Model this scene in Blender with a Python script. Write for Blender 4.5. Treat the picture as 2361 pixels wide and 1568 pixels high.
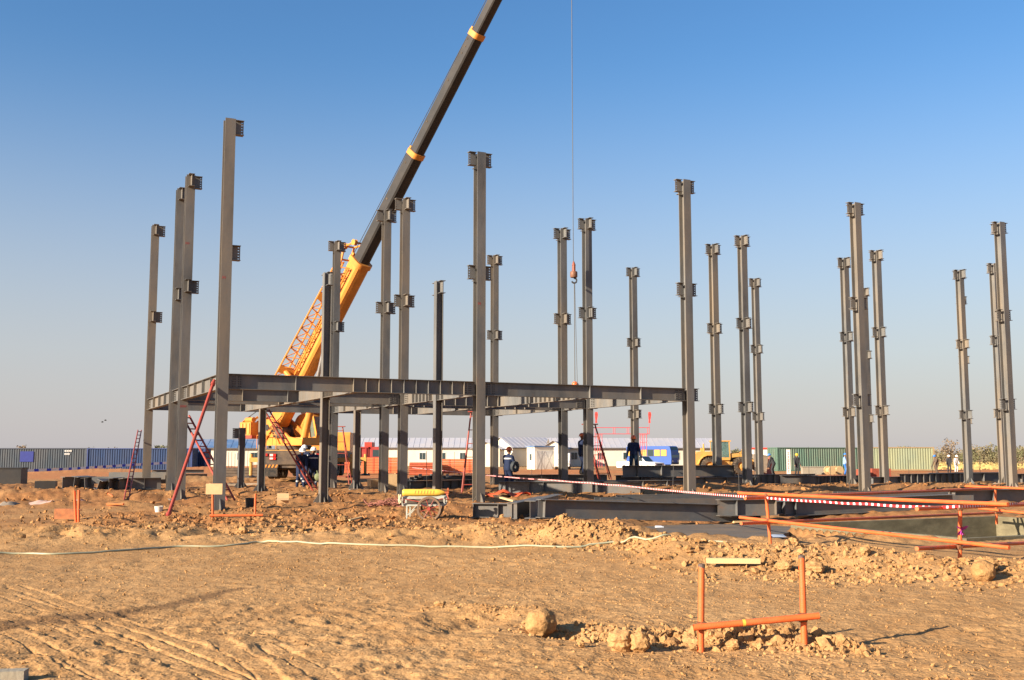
import bpy, bmesh, math, random
import numpy as np
from mathutils import Vector, Matrix
R = math.radians
for o in list(bpy.data.objects): bpy.data.objects.remove(o)
SC = bpy.context.scene
COL = SC.collection
random.seed(7)
RNG = np.random.default_rng(11)

# ------------------------------------------------------------------ camera
EYE = 1.6
FPX, PITCH, CX, CY = 2454.3, 0.1067, 1180.5, 784.0      # focal length in photo units, pitch, principal point
cam_d = bpy.data.cameras.new('camera'); cam = bpy.data.objects.new('camera', cam_d); COL.objects.link(cam)
cam.location = (0, 0, EYE); cam.rotation_euler = (math.pi/2 + PITCH, 0, 0)
cam_d.sensor_width = 36.0; cam_d.lens = 36.0*FPX/2361.0
cam_d.clip_start = 0.1; cam_d.clip_end = 20000
SC.camera = cam

# ------------------------------------------------------------------ sky, sun, exposure
SUN_AZ = Vector((-0.81, -0.587))            # horizontal direction towards the sun (left, behind the camera)
SUN_EL = R(20)
w = bpy.data.worlds.new('World'); SC.world = w; w.use_nodes = True
nt = w.node_tree; nt.nodes.clear()
sky = nt.nodes.new('ShaderNodeTexSky'); sky.sky_type = 'NISHITA'; sky.sun_disc = False
sky.sun_elevation = SUN_EL
sky.sun_rotation = math.atan2(SUN_AZ.x, SUN_AZ.y)
sky.altitude = 400; sky.air_density = 1.15; sky.dust_density = 1.2; sky.ozone_density = 2.2
bg = nt.nodes.new('ShaderNodeBackground'); bg.inputs[1].default_value = 0.058
wo = nt.nodes.new('ShaderNodeOutputWorld')
# dusty air: the sky pales to a warm grey all round the horizon
tc = nt.nodes.new('ShaderNodeTexCoord'); sx = nt.nodes.new('ShaderNodeSeparateXYZ')
rmp = nt.nodes.new('ShaderNodeValToRGB')
rmp.color_ramp.interpolation = 'EASE'
rmp.color_ramp.elements[0].position = 0.0; rmp.color_ramp.elements[0].color = (1, 1, 1, 1)
rmp.color_ramp.elements[1].position = 0.37; rmp.color_ramp.elements[1].color = (0, 0, 0, 1)
mixn = nt.nodes.new('ShaderNodeMix'); mixn.data_type = 'RGBA'
mixn.inputs['B'].default_value = (3.74, 3.52, 3.78, 1)
nt.links.new(tc.outputs['Generated'], sx.inputs[0]); nt.links.new(sx.outputs['Z'], rmp.inputs[0])
mm = nt.nodes.new('ShaderNodeMath'); mm.operation = 'MULTIPLY'; mm.inputs[1].default_value = 0.85
nt.links.new(rmp.outputs[0], mm.inputs[0]); nt.links.new(mm.outputs[0], mixn.inputs['Factor'])
hs = nt.nodes.new('ShaderNodeHueSaturation'); hs.inputs['Hue'].default_value = .507; hs.inputs['Saturation'].default_value = 1.3; hs.inputs['Value'].default_value = 1.2
nt.links.new(sky.outputs[0], hs.inputs['Color']); nt.links.new(hs.outputs[0], mixn.inputs['A']); nt.links.new(mixn.outputs['Result'], bg.inputs[0])
nt.links.new(bg.outputs[0], wo.inputs[0])

sl = bpy.data.lights.new('sun', 'SUN'); sl.energy = 5.0; sl.angle = R(0.5); sl.color = (1.0, 0.87, 0.70)
so = bpy.data.objects.new('sun', sl); COL.objects.link(so); so.location = (-30, -20, 30)
hd = SUN_AZ.normalized()
sdir = Vector((hd.x*math.cos(SUN_EL), hd.y*math.cos(SUN_EL), math.sin(SUN_EL)))
so.rotation_euler = (-sdir).to_track_quat('-Z', 'Y').to_euler()
vs = SC.view_settings
vs.view_transform = 'Standard'; vs.look = 'None'; vs.exposure = 1.36; vs.gamma = 1.0; vs.use_curve_mapping = False
SC.render.engine = 'CYCLES'
SC.render.resolution_x = 1024; SC.render.resolution_y = 680

# ------------------------------------------------------------------ placing: photo ray -> world
_c, _s = math.cos(PITCH), math.sin(PITCH)
def ray(x, y):
    a = (x-CX)/FPX; b = (CY-y)/FPX
    return Vector((a, _c - b*_s, _s + b*_c))
def P(x, y, Y):
    r = ray(x, y); return Vector((0, 0, EYE)) + r*(Y/r.y)
def G(x, y, z=0.0):
    r = ray(x, y); t = (z-EYE)/r.z; return Vector((r.x*t, r.y*t, z))
def PPM(Y): return FPX/Y

# ------------------------------------------------------------------ mesh helpers
ORG = {}
def tag(o, label=None, cat=None, group=None, kind=None):
    if label: o['label'] = label
    if cat: o['category'] = cat
    if group: o['group'] = group
    if kind: o['kind'] = kind
    return o
def thing(name, label, cat, loc=(0, 0, 0), rz=0.0, group=None, rx=0.0, ry=0.0, local=False):
    o = bpy.data.objects.new(name, None); COL.objects.link(o)
    o.empty_display_size = 0.2
    o.location = loc; o.rotation_euler = (rx, ry, rz)
    ORG[o.name] = Vector((0, 0, 0)) if local else Vector(loc)
    return tag(o, label, cat, group, 'thing')
class MB:
    def __init__(s): s.v = []; s.f = []; s.m = []
    def add(s, vs, fs, m=0):
        k = len(s.v); s.v += [tuple(p) for p in vs]
        for f in fs: s.f.append(tuple(i+k for i in f)); s.m.append(m)
        return s
    def hexa(s, c8, m=0):
        return s.add(c8, [(0,3,2,1),(4,5,6,7),(0,1,5,4),(1,2,6,5),(2,3,7,6),(3,0,4,7)], m)
    def box(s, c, d, m=0, rz=0.0):
        x, y, z = c; a, b, h = d[0]/2, d[1]/2, d[2]/2
        cs, sn = math.cos(rz), math.sin(rz)
        pts = []
        for zz in (-h, h):
            for (px, py) in ((-a,-b),(a,-b),(a,b),(-a,b)):
                pts.append((x+px*cs-py*sn, y+px*sn+py*cs, z+zz))
        return s.hexa(pts, m)
    def bx(s, x0, x1, y0, y1, z0, z1, m=0):
        return s.box(((x0+x1)/2,(y0+y1)/2,(z0+z1)/2), (abs(x1-x0),abs(y1-y0),abs(z1-z0)), m)
    def bar(s, p0, p1, w, h, m=0, up=(0,0,1)):
        p0 = Vector(p0); p1 = Vector(p1); d = (p1-p0).normalized(); up = Vector(up)
        if abs(d.dot(up)) > .99: up = Vector((0,1,0))
        sd = d.cross(up).normalized(); u2 = sd.cross(d)
        a = sd*(w/2); b = u2*(h/2)
        return s.hexa([p0-a-b, p1-a-b, p1+a-b, p0+a-b, p0-a+b, p1-a+b, p1+a+b, p0+a+b], m)
    def tube(s, p0, p1, r, r2=None, n=10, m=0, caps=True):
        return s.path([p0, p1], [r, r if r2 is None else r2], n, m, caps)
    def path(s, pts, r, n=8, m=0, caps=True):
        pts = [Vector(p) for p in pts]; rs = r if isinstance(r, (list, tuple)) else [r]*len(pts)
        k = len(s.v); ref = None
        for i, p in enumerate(pts):
            d = (pts[min(i+1,len(pts)-1)]-pts[max(i-1,0)]).normalized()
            if ref is None:
                ref = Vector((0,0,1)) if abs(d.z) < .9 else Vector((1,0,0))
            a = d.cross(ref)
            if a.length < 1e-5: a = d.cross(Vector((0,1,0)))
            a.normalize(); b = d.cross(a); ref = -b if False else ref
            for j in range(n):
                t = 2*math.pi*j/n
                s.v.append(tuple(p + (a*math.cos(t)+b*math.sin(t))*rs[i]))
        for i in range(len(pts)-1):
            for j in range(n):
                j2 = (j+1) % n
                s.f.append((k+i*n+j, k+i*n+j2, k+(i+1)*n+j2, k+(i+1)*n+j)); s.m.append(m)
        if caps:
            s.f.append(tuple(k+j for j in reversed(range(n)))); s.m.append(m)
            e = k+(len(pts)-1)*n
            s.f.append(tuple(e+j for j in range(n))); s.m.append(m)
        return s
    def prism(s, poly, o, ax, ay, az, m=0):
        """2-D polygon in the ax/ay plane at o, swept along az"""
        o = Vector(o); ax = Vector(ax); ay = Vector(ay); az = Vector(az); n = len(poly)
        lo = [o+ax*p[0]+ay*p[1] for p in poly]; hi = [q+az for q in lo]
        fs = [tuple(reversed(range(n))), tuple(range(n, 2*n))]
        for i in range(n): fs.append((i, (i+1)%n, n+(i+1)%n, n+i))
        return s.add(lo+hi, fs, m)
    def lathe(s, prof, o, axis, n=16, m=0, closed=False):
        """profile (radius, along-axis)"""
        o = Vector(o); d = Vector(axis).normalized()
        ref = Vector((0,0,1)) if abs(d.z) < .9 else Vector((1,0,0))
        a = d.cross(ref).normalized(); b = d.cross(a); k = len(s.v)
        for (r, h) in prof:
            for j in range(n):
                t = 2*math.pi*j/n
                s.v.append(tuple(o+d*h+(a*math.cos(t)+b*math.sin(t))*r))
        for i in range(len(prof)-1):
            for j in range(n):
                j2 = (j+1)%n
                s.f.append((k+i*n+j, k+i*n+j2, k+(i+1)*n+j2, k+(i+1)*n+j)); s.m.append(m)
        return s
    def ball(s, c, r, n=8, k=5, m=0, sq=(1,1,1)):
        c = Vector(c); vs = []; fs = []
        vs.append(c+Vector((0,0,-r*sq[2])))
        for i in range(1, k):
            ph = -math.pi/2+math.pi*i/k
            for j in range(n):
                t = 2*math.pi*j/n
                vs.append(c+Vector((r*sq[0]*math.cos(ph)*math.cos(t), r*sq[1]*math.cos(ph)*math.sin(t), r*sq[2]*math.sin(ph))))
        vs.append(c+Vector((0,0,r*sq[2]))); e = len(vs)-1
        for j in range(n):
            fs.append((0, 1+(j+1)%n, 1+j)); fs.append((e, 1+(k-2)*n+j, 1+(k-2)*n+(j+1)%n))
        for i in range(k-2):
            for j in range(n):
                a = 1+i*n; fs.append((a+j, a+(j+1)%n, a+n+(j+1)%n, a+n+j))
        return s.add(vs, fs, m)
    def mesh(s, name, mats, smooth=False):
        me = bpy.data.meshes.new(name); me.from_pydata(s.v, [], s.f)
        for mt in (mats if isinstance(mats, (list, tuple)) else [mats]): me.materials.append(mt)
        me.polygons.foreach_set('material_index', s.m)
        bm = bmesh.new(); bm.from_mesh(me); bmesh.ops.recalc_face_normals(bm, faces=bm.faces); bm.to_mesh(me); bm.free()
        if smooth:
            me.polygons.foreach_set('use_smooth', [True]*len(me.polygons))
            try: me.set_sharp_from_angle(angle=R(40))
            except Exception: pass
        return me
    def build(s, name, mats, parent=None, smooth=False):
        if parent is not None:
            q = parent
            while q.name not in ORG and q.parent: q = q.parent
            of = ORG.get(q.name, Vector((0,0,0)))
            if of.length: s.v = [(p[0]-of.x, p[1]-of.y, p[2]-of.z) for p in s.v]
        o = bpy.data.objects.new(name, s.mesh(name, mats, smooth)); COL.objects.link(o)
        if parent is not None: o.parent = parent
        return o
def solo(mb, name, mats, label, cat, group=None, kind=None, smooth=False):
    """a thing that is one mesh, its origin moved to its base centre"""
    xs = [p[0] for p in mb.v]; ys = [p[1] for p in mb.v]; zs = [p[2] for p in mb.v]
    c = Vector(((min(xs)+max(xs))/2, (min(ys)+max(ys))/2, min(zs)))
    mb.v = [(p[0]-c.x, p[1]-c.y, p[2]-c.z) for p in mb.v]
    o = mb.build(name, mats, None, smooth); o.location = c
    return tag(o, label, cat, group, kind or 'thing')
def link_mesh(name, me, parent, loc=(0,0,0), rz=0.0):
    o = bpy.data.objects.new(name, me); COL.objects.link(o); o.parent = parent
    o.location = loc; o.rotation_euler = (0, 0, rz); return o

# ------------------------------------------------------------------ materials
MATS = {}
def mat(name, col, rough=.6, metal=0.0, var=.12, scale=3.0, bump=0.0, bscale=40.0, dirt=None, dirt_amt=.0, dscale=1.3, stretch=(1,1,1), spec=.3, emit=None, wear=None, wscale=5.0, wamt=.8, wthr=.60, wstretch=None):
    if name in MATS: return MATS[name]
    m = bpy.data.materials.new(name); m.use_nodes = True; n = m.node_tree; N = n.nodes; L = n.links
    b = N['Principled BSDF']; b.inputs['Roughness'].default_value = rough; b.inputs['Metallic'].default_value = metal
    b.inputs['Specular IOR Level'].default_value = spec
    geo = N.new('ShaderNodeNewGeometry'); mp = N.new('ShaderNodeMapping'); mp.inputs['Scale'].default_value = stretch
    L.new(geo.outputs['Position'], mp.inputs['Vector'])
    nz = N.new('ShaderNodeTexNoise'); nz.inputs['Scale'].default_value = scale; nz.inputs['Detail'].default_value = 6; nz.inputs['Roughness'].default_value = .65
    L.new(mp.outputs[0], nz.inputs['Vector'])
    mr = N.new('ShaderNodeMapRange'); mr.inputs['From Min'].default_value = .3; mr.inputs['From Max'].default_value = .7
    mr.inputs['To Min'].default_value = 1-var; mr.inputs['To Max'].default_value = 1+var
    L.new(nz.outputs[0], mr.inputs['Value'])
    mul = N.new('ShaderNodeVectorMath'); mul.operation = 'SCALE'; mul.inputs[0].default_value = col[:3]
    L.new(mr.outputs[0], mul.inputs['Scale']); out = mul.outputs[0]
    if dirt is not None:
        n2 = N.new('ShaderNodeTexNoise'); n2.inputs['Scale'].default_value = dscale; n2.inputs['Detail'].default_value = 8; n2.inputs['Roughness'].default_value = .7
        L.new(mp.outputs[0], n2.inputs['Vector'])
        r2 = N.new('ShaderNodeMapRange'); r2.inputs['From Min'].default_value = .42; r2.inputs['From Max'].default_value = .66
        r2.inputs['To Max'].default_value = dirt_amt
        L.new(n2.outputs[0], r2.inputs['Value'])
        mx = N.new('ShaderNodeMix'); mx.data_type = 'RGBA'; mx.inputs['B'].default_value = (*dirt, 1)
        L.new(r2.outputs[0], mx.inputs['Factor']); L.new(out, mx.inputs['A']); out = mx.outputs['Result']
    if wear is not None:
        m2 = N.new('ShaderNodeMapping'); m2.inputs['Scale'].default_value = wstretch or stretch; L.new(geo.outputs['Position'], m2.inputs['Vector'])
        n4 = N.new('ShaderNodeTexNoise'); n4.inputs['Scale'].default_value = wscale; n4.inputs['Detail'].default_value = 7; n4.inputs['Roughness'].default_value = .72
        L.new(m2.outputs[0], n4.inputs['Vector'])
        r4 = N.new('ShaderNodeMapRange'); r4.inputs['From Min'].default_value = wthr; r4.inputs['From Max'].default_value = wthr+.05; r4.inputs['To Max'].default_value = wamt
        L.new(n4.outputs[0], r4.inputs['Value'])
        x4 = N.new('ShaderNodeMix'); x4.data_type = 'RGBA'; x4.inputs['B'].default_value = (*wear, 1)
        L.new(r4.outputs[0], x4.inputs['Factor']); L.new(out, x4.inputs['A']); out = x4.outputs['Result']
    L.new(out, b.inputs['Base Color'])
    if bump:
        n3 = N.new('ShaderNodeTexNoise'); n3.inputs['Scale'].default_value = bscale; n3.inputs['Detail'].default_value = 5
        L.new(geo.outputs['Position'], n3.inputs['Vector'])
        bp = N.new('ShaderNodeBump'); bp.inputs['Strength'].default_value = bump; bp.inputs['Distance'].default_value = .02
        L.new(n3.outputs[0], bp.inputs['Height']); L.new(bp.outputs[0], b.inputs['Normal'])
    MATS[name] = m; return m
DUST = (.34, .22, .12)
steel = mat('steel_primer', (.116, .113, .107), .5, 0, .34, 1.6, .15, 60, (.205, .160, .112), .85, .55, (1,1,.30), .4, wear=(.165,.095,.06), wscale=2.4, wamt=.5, wthr=.64, wstretch=(1,1,.45))
steel_l = mat('steel_primer_lying', (.098, .098, .096), .5, 0, .24, 2.0, .15, 60, (.165, .12, .08), .7, 1.2, (1,1,1), .4, wear=(.20,.09,.045), wscale=2.6, wamt=.5, wthr=.62)
steel_b = mat('steel_dark', (.030, .028, .027), .5, 0, .2, 3, .1, 60, (.06,.045,.032), .5)
orange = mat('orange_pipe_paint', (.66, .115, .028), .5, 0, .16, 6, .15, 90, (.46, .14, .05), .6, 5, wear=(.12,.075,.05), wscale=18, wamt=.85, wthr=.60, wstretch=(1,1,.6))
redp = mat('red_oxide_paint', (.30, .045, .03), .55, 0, .2, 6, 0, 40, (.18,.08,.05), .5, 4)
yellow = mat('crane_yellow', (.64, .245, .045), .42, 0, .12, 2, 0, 40, (.46,.17,.04), .6, 1.3, wear=(.16,.09,.04), wscale=4.5, wamt=.6, wthr=.64)
yellow2 = mat('machine_yellow', (.54, .28, .06), .5, 0, .12, 3, 0, 40, DUST, .5, 1.6)
black = mat('black_rubber', (.02, .019, .018), .75, 0, .2, 8, 0, 40, DUST, .3, 2)
boomblk = mat('boom_black', (.026, .0235, .022), .5, 0, .15, 2, 0, 40, (.060,.048,.038), .5, .9)
dark = mat('dark_brown_steel', (.07, .052, .04), .7, 0, .2, 4, 0, 40, (.2,.13,.07), .5, 2)
concrete = mat('concrete', (.30, .265, .205), .85, 0, .15, 3, .3, 30, (.20,.16,.10), .6, 1.5)
wood = mat('raw_timber', (.56, .40, .20), .75, 0, .15, 6, .2, 60, (.40,.26,.12), .4, 6)
card = mat('cardboard', (.50, .32, .16), .85, 0, .1, 6)
white = mat('white_paint', (.62, .60, .55), .5, 0, .05, 2, 0, 40, (.55,.45,.32), .3, .8)
wall_m = mat('cream_wall_panel', (.60, .55, .45), .6, 0, .05, .7, 0, 40, (.52,.42,.28), .35, .4)
roof_m = mat('grey_blue_roof_sheet', (.36, .36, .40), .5, 0, .06, .5, 0, 40, (.42,.36,.30), .4, .5)
roof_b = mat('blue_roof_sheet', (.085, .16, .30), .5, 0, .1, .5, 0, 40, (.30,.28,.27), .5, .5)
glass = mat('dark_glass', (.03, .05, .055), .12, 0, .1, 2, spec=.6)
glass_g = mat('green_tinted_glass', (.10, .19, .17), .1, 0, .1, 2, spec=.6)
glass_g.node_tree.nodes['Principled BSDF'].inputs['Alpha'].default_value = .45
skin = mat('skin', (.22, .11, .06), .6, 0, .08, 9)
navy = mat('navy_coverall', (.011, .019, .052), .85, 0, .25, 9, .3, 30)
strip = mat('grey_reflective_strip', (.45, .45, .43), .5)
helm_o = mat('orange_hard_hat', (.70, .13, .02), .35, spec=.5)
helm_w = mat('white_hard_hat', (.75, .74, .70), .35, spec=.5)
helm_y = mat('yellow_hard_hat', (.70, .45, .03), .35)
helm_b = mat('blue_hard_hat', (.03, .16, .50), .35)
boot = mat('boot_leather', (.02, .018, .016), .7)
# ground material: sand, redder disturbed soil, damp patches, a dark band and a painted post shadow come from vertex attributes
def ground_material(name, tint=1.0):
    m = bpy.data.materials.new(name); m.use_nodes = True; n = m.node_tree; N = n.nodes; L = n.links
    b = N['Principled BSDF']; b.inputs['Roughness'].default_value = .95; b.inputs['Specular IOR Level'].default_value = .1
    geo = N.new('ShaderNodeNewGeometry')
    def noise(sc, det=6, rough=.65):
        z = N.new('ShaderNodeTexNoise'); z.inputs['Scale'].default_value = sc; z.inputs['Detail'].default_value = det; z.inputs['Roughness'].default_value = rough
        L.new(geo.outputs['Position'], z.inputs['Vector']); return z.outputs[0]
    def rng(x, a, c, lo=0., hi=1.):
        r = N.new('ShaderNodeMapRange'); r.inputs['From Min'].default_value = a; r.inputs['From Max'].default_value = c
        r.inputs['To Min'].default_value = lo; r.inputs['To Max'].default_value = hi; L.new(x, r.inputs['Value']); return r.outputs[0]
    def mix(f, A, B):
        x = N.new('ShaderNodeMix'); x.data_type = 'RGBA'
        if isinstance(A, tuple): x.inputs['A'].default_value = (*A, 1)
        else: L.new(A, x.inputs['A'])
        if isinstance(B, tuple): x.inputs['B'].default_value = (*B, 1)
        else: L.new(B, x.inputs['B'])
        L.new(f, x.inputs['Factor']); return x.outputs['Result']
    def attr(nm):
        a = N.new('ShaderNodeAttribute'); a.attribute_name = nm; return a.outputs['Fac']
    t = tint*.96
    sand = mix(rng(noise(.35), .35, .68), (.51*t, .297*t, .127*t), (.375*t, .204*t, .081*t))
    sand = mix(rng(noise(2.6, 8, .75), .46, .70), sand, (.345*t, .178*t, .066*t))
    sand = mix(rng(noise(9, 8, .8), .50, .72), sand, (.265*t, .134*t, .050*t))
    sand = mix(rng(noise(23, 5, .7), .60, .76), sand, (.56*t, .35*t, .165*t))
    red = mix(rng(noise(1.3), .35, .65), (.345*t, .155*t, .056*t), (.245*t, .106*t, .040*t))
    red = mix(rng(noise(6, 8, .8), .48, .7), red, (.42*t, .215*t, .080*t))
    c = mix(attr('soil'), sand, red)
    c = mix(attr('clay'), c, (.46*t, .17*t, .065*t))
    c = mix(attr('damp_shadow'), c, (.19*t, .105*t, .048*t))  # one dark tone for damp patches, the dark band and the painted post shadow
    sp = N.new('ShaderNodeVectorMath'); sp.operation = 'SCALE'; L.new(c, sp.inputs[0])
    L.new(rng(noise(45, 5, .8), .3, .7, .72, 1.22), sp.inputs['Scale'])
    L.new(sp.outputs[0], b.inputs['Base Color'])
    def vor(sc):
        wv = N.new('ShaderNodeTexNoise'); wv.inputs['Scale'].default_value = sc*.8; L.new(geo.outputs['Position'], wv.inputs['Vector'])
        vm = N.new('ShaderNodeVectorMath'); vm.operation = 'MULTIPLY_ADD'; vm.inputs[1].default_value = (.9/sc,)*3
        L.new(wv.outputs['Color'], vm.inputs[0]); L.new(geo.outputs['Position'], vm.inputs[2])
        v = N.new('ShaderNodeTexVoronoi'); v.inputs['Scale'].default_value = sc; L.new(vm.outputs[0], v.inputs['Vector']); return rng(v.outputs['Distance'], .0, .8, 1., 0.)
    bp = N.new('ShaderNodeBump'); bp.inputs['Strength'].default_value = 1.0; bp.inputs['Distance'].default_value = .0085
    m1 = N.new('ShaderNodeMath'); m1.operation = 'MULTIPLY'; L.new(vor(16), m1.inputs[0]); L.new(rng(noise(3.5), .35, .62), m1.inputs[1])
    m2 = N.new('ShaderNodeMath'); m2.operation = 'MULTIPLY_ADD'; m2.inputs[1].default_value = .45; L.new(vor(38), m2.inputs[0]); L.new(m1.outputs[0], m2.inputs[2])
    m3 = N.new('ShaderNodeMath'); m3.operation = 'MULTIPLY_ADD'; m3.inputs[1].default_value = 1.3; L.new(noise(7, 6, .6), m3.inputs[0]); L.new(m2.outputs[0], m3.inputs[2])
    L.new(m3.outputs[0], bp.inputs['Height']); L.new(bp.outputs[0], b.inputs['Normal'])
    return m
earth = ground_material('sandy_earth')
clodm = ground_material('soil_clod_earth', .93)
# ------------------------------------------------------------------ terrain
def _hash(ix, iy, s):
    n = (ix*374761393 + iy*668265263 + s*974711) & 0xffffffff
    n = ((n ^ (n >> 13))*1274126177) & 0xffffffff
    n = ((n ^ (n >> 15))*2246822519) & 0xffffffff
    return ((n ^ (n >> 16)) & 0xffff)/65535.0
def vn(x, y, s):
    ix = np.floor(x).astype(np.int64); iy = np.floor(y).astype(np.int64)
    fx = x-ix; fy = y-iy; fx = fx*fx*fx*(fx*(fx*6-15)+10); fy = fy*fy*fy*(fy*(fy*6-15)+10)
    a = _hash(ix, iy, s); b = _hash(ix+1, iy, s); c = _hash(ix, iy+1, s); d = _hash(ix+1, iy+1, s)
    return (a+(b-a)*fx)*(1-fy)+(c+(d-c)*fx)*fy - .5
def rot(x, y, a): return x*math.cos(a)-y*math.sin(a), x*math.sin(a)+y*math.cos(a)
def nz(x, y, wl, s):
    u, v = rot(x, y, .6+s*1.3); return vn(u/wl, v/wl, s)
def segd(x, y, p0, p1):
    dx, dy = p1[0]-p0[0], p1[1]-p0[1]; L2 = dx*dx+dy*dy
    t = np.clip(((x-p0[0])*dx+(y-p0[1])*dy)/L2, 0, 1)
    return np.hypot(x-p0[0]-t*dx, y-p0[1]-t*dy), t
def sm(a, b, v):
    t = np.clip((v-a)/(b-a), 0, 1); return t*t*(3-2*t)
def g2(x, y): q = G(x, y); return (q.x, q.y)
UANG = 0.4495
UD = np.array([math.cos(UANG), math.sin(UANG)]); VD = np.array([-math.sin(UANG), math.cos(UANG)])
AX, AY = -8.251, 30.26
def grid(u, v): return (AX+UD[0]*u+VD[0]*v, AY+UD[1]*u+VD[1]*v)

# soil banks: (p0, p1, half width, height, lumpiness)
BANKS = [((2.55,16.0),(4.9,15.3),.8,.26,1.0), ((4.9,15.3),(6.4,14.4),.8,.14,1.0), ((6.6,14.3),(9.5,14.6),1.0,.05,.9),
 ((1.05,19.5),(1.75,19.4),.75,.30,1.0), ((-.9,20.5),(1.2,20.3),.7,.17,.8), ((-3.4,20.6),(-1.4,20.2),.9,.12,.8),
 ((2.5,18.5),(2.9,17.6),.55,.15,.9),
 ((-9.5,21.5),(-6.0,22.5),1.3,.10,.8), ((-7.2,23.4),(-3.6,22.6),1.0,.06,1.0), ((-7,28),(-4.5,27.3),1.2,.05,.8),
 ((-15,34),(-11.5,33),1.3,.12,.8), ((-5,33),(-2,32),1.5,.08,.8), ((-22,41),(-13,38),2.0,.22,.8),
 ((-19,62),(-11,58),2.5,.25,.6), ((3,43),(9,46),1.5,.18,.8), ((10,44),(17,47),1.5,.2,.8), ((17,45),(24,48),1.5,.18,.8),
 ((-33,110),(-24,112),2.2,.55,.5), ((-26,108),(-20,107),1.5,.8,.5), ((-48,110),(-36,112),2,.35,.5),
 ((-.75,11.15),(.25,10.7),.24,.03,.55),((.95,9.5),(2.65,9.1),.24,.075,1.0)]
HOLES = [((.45,9.75),(1.35,9.35),.24,.13), ((-.15,10.6),(-.5,10.0),.2,.05), ((-1.1,9.2),(-.6,9.1),.25,.03)]
RUTS = [([(14,1371),(191,1426),(325,1467),(561,1566),(700,1625)],.05,.030), ([(30,1350),(200,1408),(410,1478),(540,1530),(680,1590)],.05,.028),
 ([(31,1460),(171,1528),(267,1568),(330,1600)],.05,.028), ([(178,1520),(258,1556),(330,1590)],.045,.025),
 ([(506,1480),(600,1538),(628,1568),(650,1600)],.05,.028), ([(120,1430),(330,1500),(520,1566)],.04,.02), ([(-60,1400),(80,1440),(160,1475)],.05,.025),
 ([(620,1490),(720,1540),(760,1570)],.05,.025)]
DARK_BAND = [(-80,1458),(0,1446),(100,1431),(190,1421),(290,1413),(345,1402),(430,1385),(500,1366),(560,1353)]  # course of a darker band across the lower left ground
POST_SHADOW = [(1865,1484),(1960,1463),(2060,1458),(2150,1452),(2195,1441),(2240,1437)]  # cast shadow of the foreground barrier's right post, painted into the ground colour
PIT0 = np.array([6.45, 24.05]); PITL, PITW = 6.16, 4.5         # far-left corner, length along u, width towards the camera
def pitmask(x, y):
    dx, dy = x-PIT0[0], y-PIT0[1]; u = dx*UD[0]+dy*UD[1]; v = -(dx*VD[0]+dy*VD[1])
    return np.maximum(np.maximum(-u, u-PITL), np.maximum(-v, v-PITW))   # <0 inside
SLAB = [(1470,1216),(1560,1212),(1700,1211),(1800,1216),(1790,1228),(1690,1250),(1630,1254),(1560,1242),(1510,1232)]
SLABW = [tuple(G(*p, -.12).xy) for p in SLAB]
def inpoly(x, y, poly):
    c = np.zeros(x.shape, bool); n = len(poly)
    for i in range(n):
        x0, y0 = poly[i]; x1, y1 = poly[(i+1) % n]
        hit = ((y0 > y) != (y1 > y)) & (x < (x1-x0)*(y-y0)/((y1-y0) or 1e-9)+x0); c ^= hit
    return c
def polyd(x, y, poly):
    d = np.full(x.shape, 1e9)
    for i in range(len(poly)): d = np.minimum(d, segd(x, y, poly[i], poly[(i+1)%len(poly)])[0])
    return np.where(inpoly(x, y, poly), -d, d)
def disturbed(x, y):
    """how churned the soil is, 0..1"""
    r = np.hypot(x, y)
    m = sm(18.8, 20.5, y+.25*nz(x,y,2.5,3)*6)*(1-sm(52, 70, y))*.75
    m *= 1-.75*sm(-8.5, -11.5, x+ (y-24)*.10)*(1-sm(30,36,y))
    m *= 1-.5*np.exp(-((x+2.2)/2.0)**2-((y-21.5)/2.0)**2)
    m = np.maximum(m, .30*sm(14.8,16.5,y)*(1-sm(18.8,20.5,y))*sm(-7,-9,x))
    for p0, p1, wd, h, lump in BANKS:
        d, _ = segd(x, y, p0, p1); m = np.maximum(m, lump*np.exp(-(d/(wd*1.05))**2))
    m = np.maximum(m, .35*np.exp(-(segd(x,y,(.2,8.2),(3.6,8.0))[0]/.5)**2))
    m = np.maximum(m, .45*np.exp(-(segd(x,y,(3.2,12.6),(8.6,12.2))[0]/.9)**2))
    return np.clip(m, 0, 1)
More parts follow.
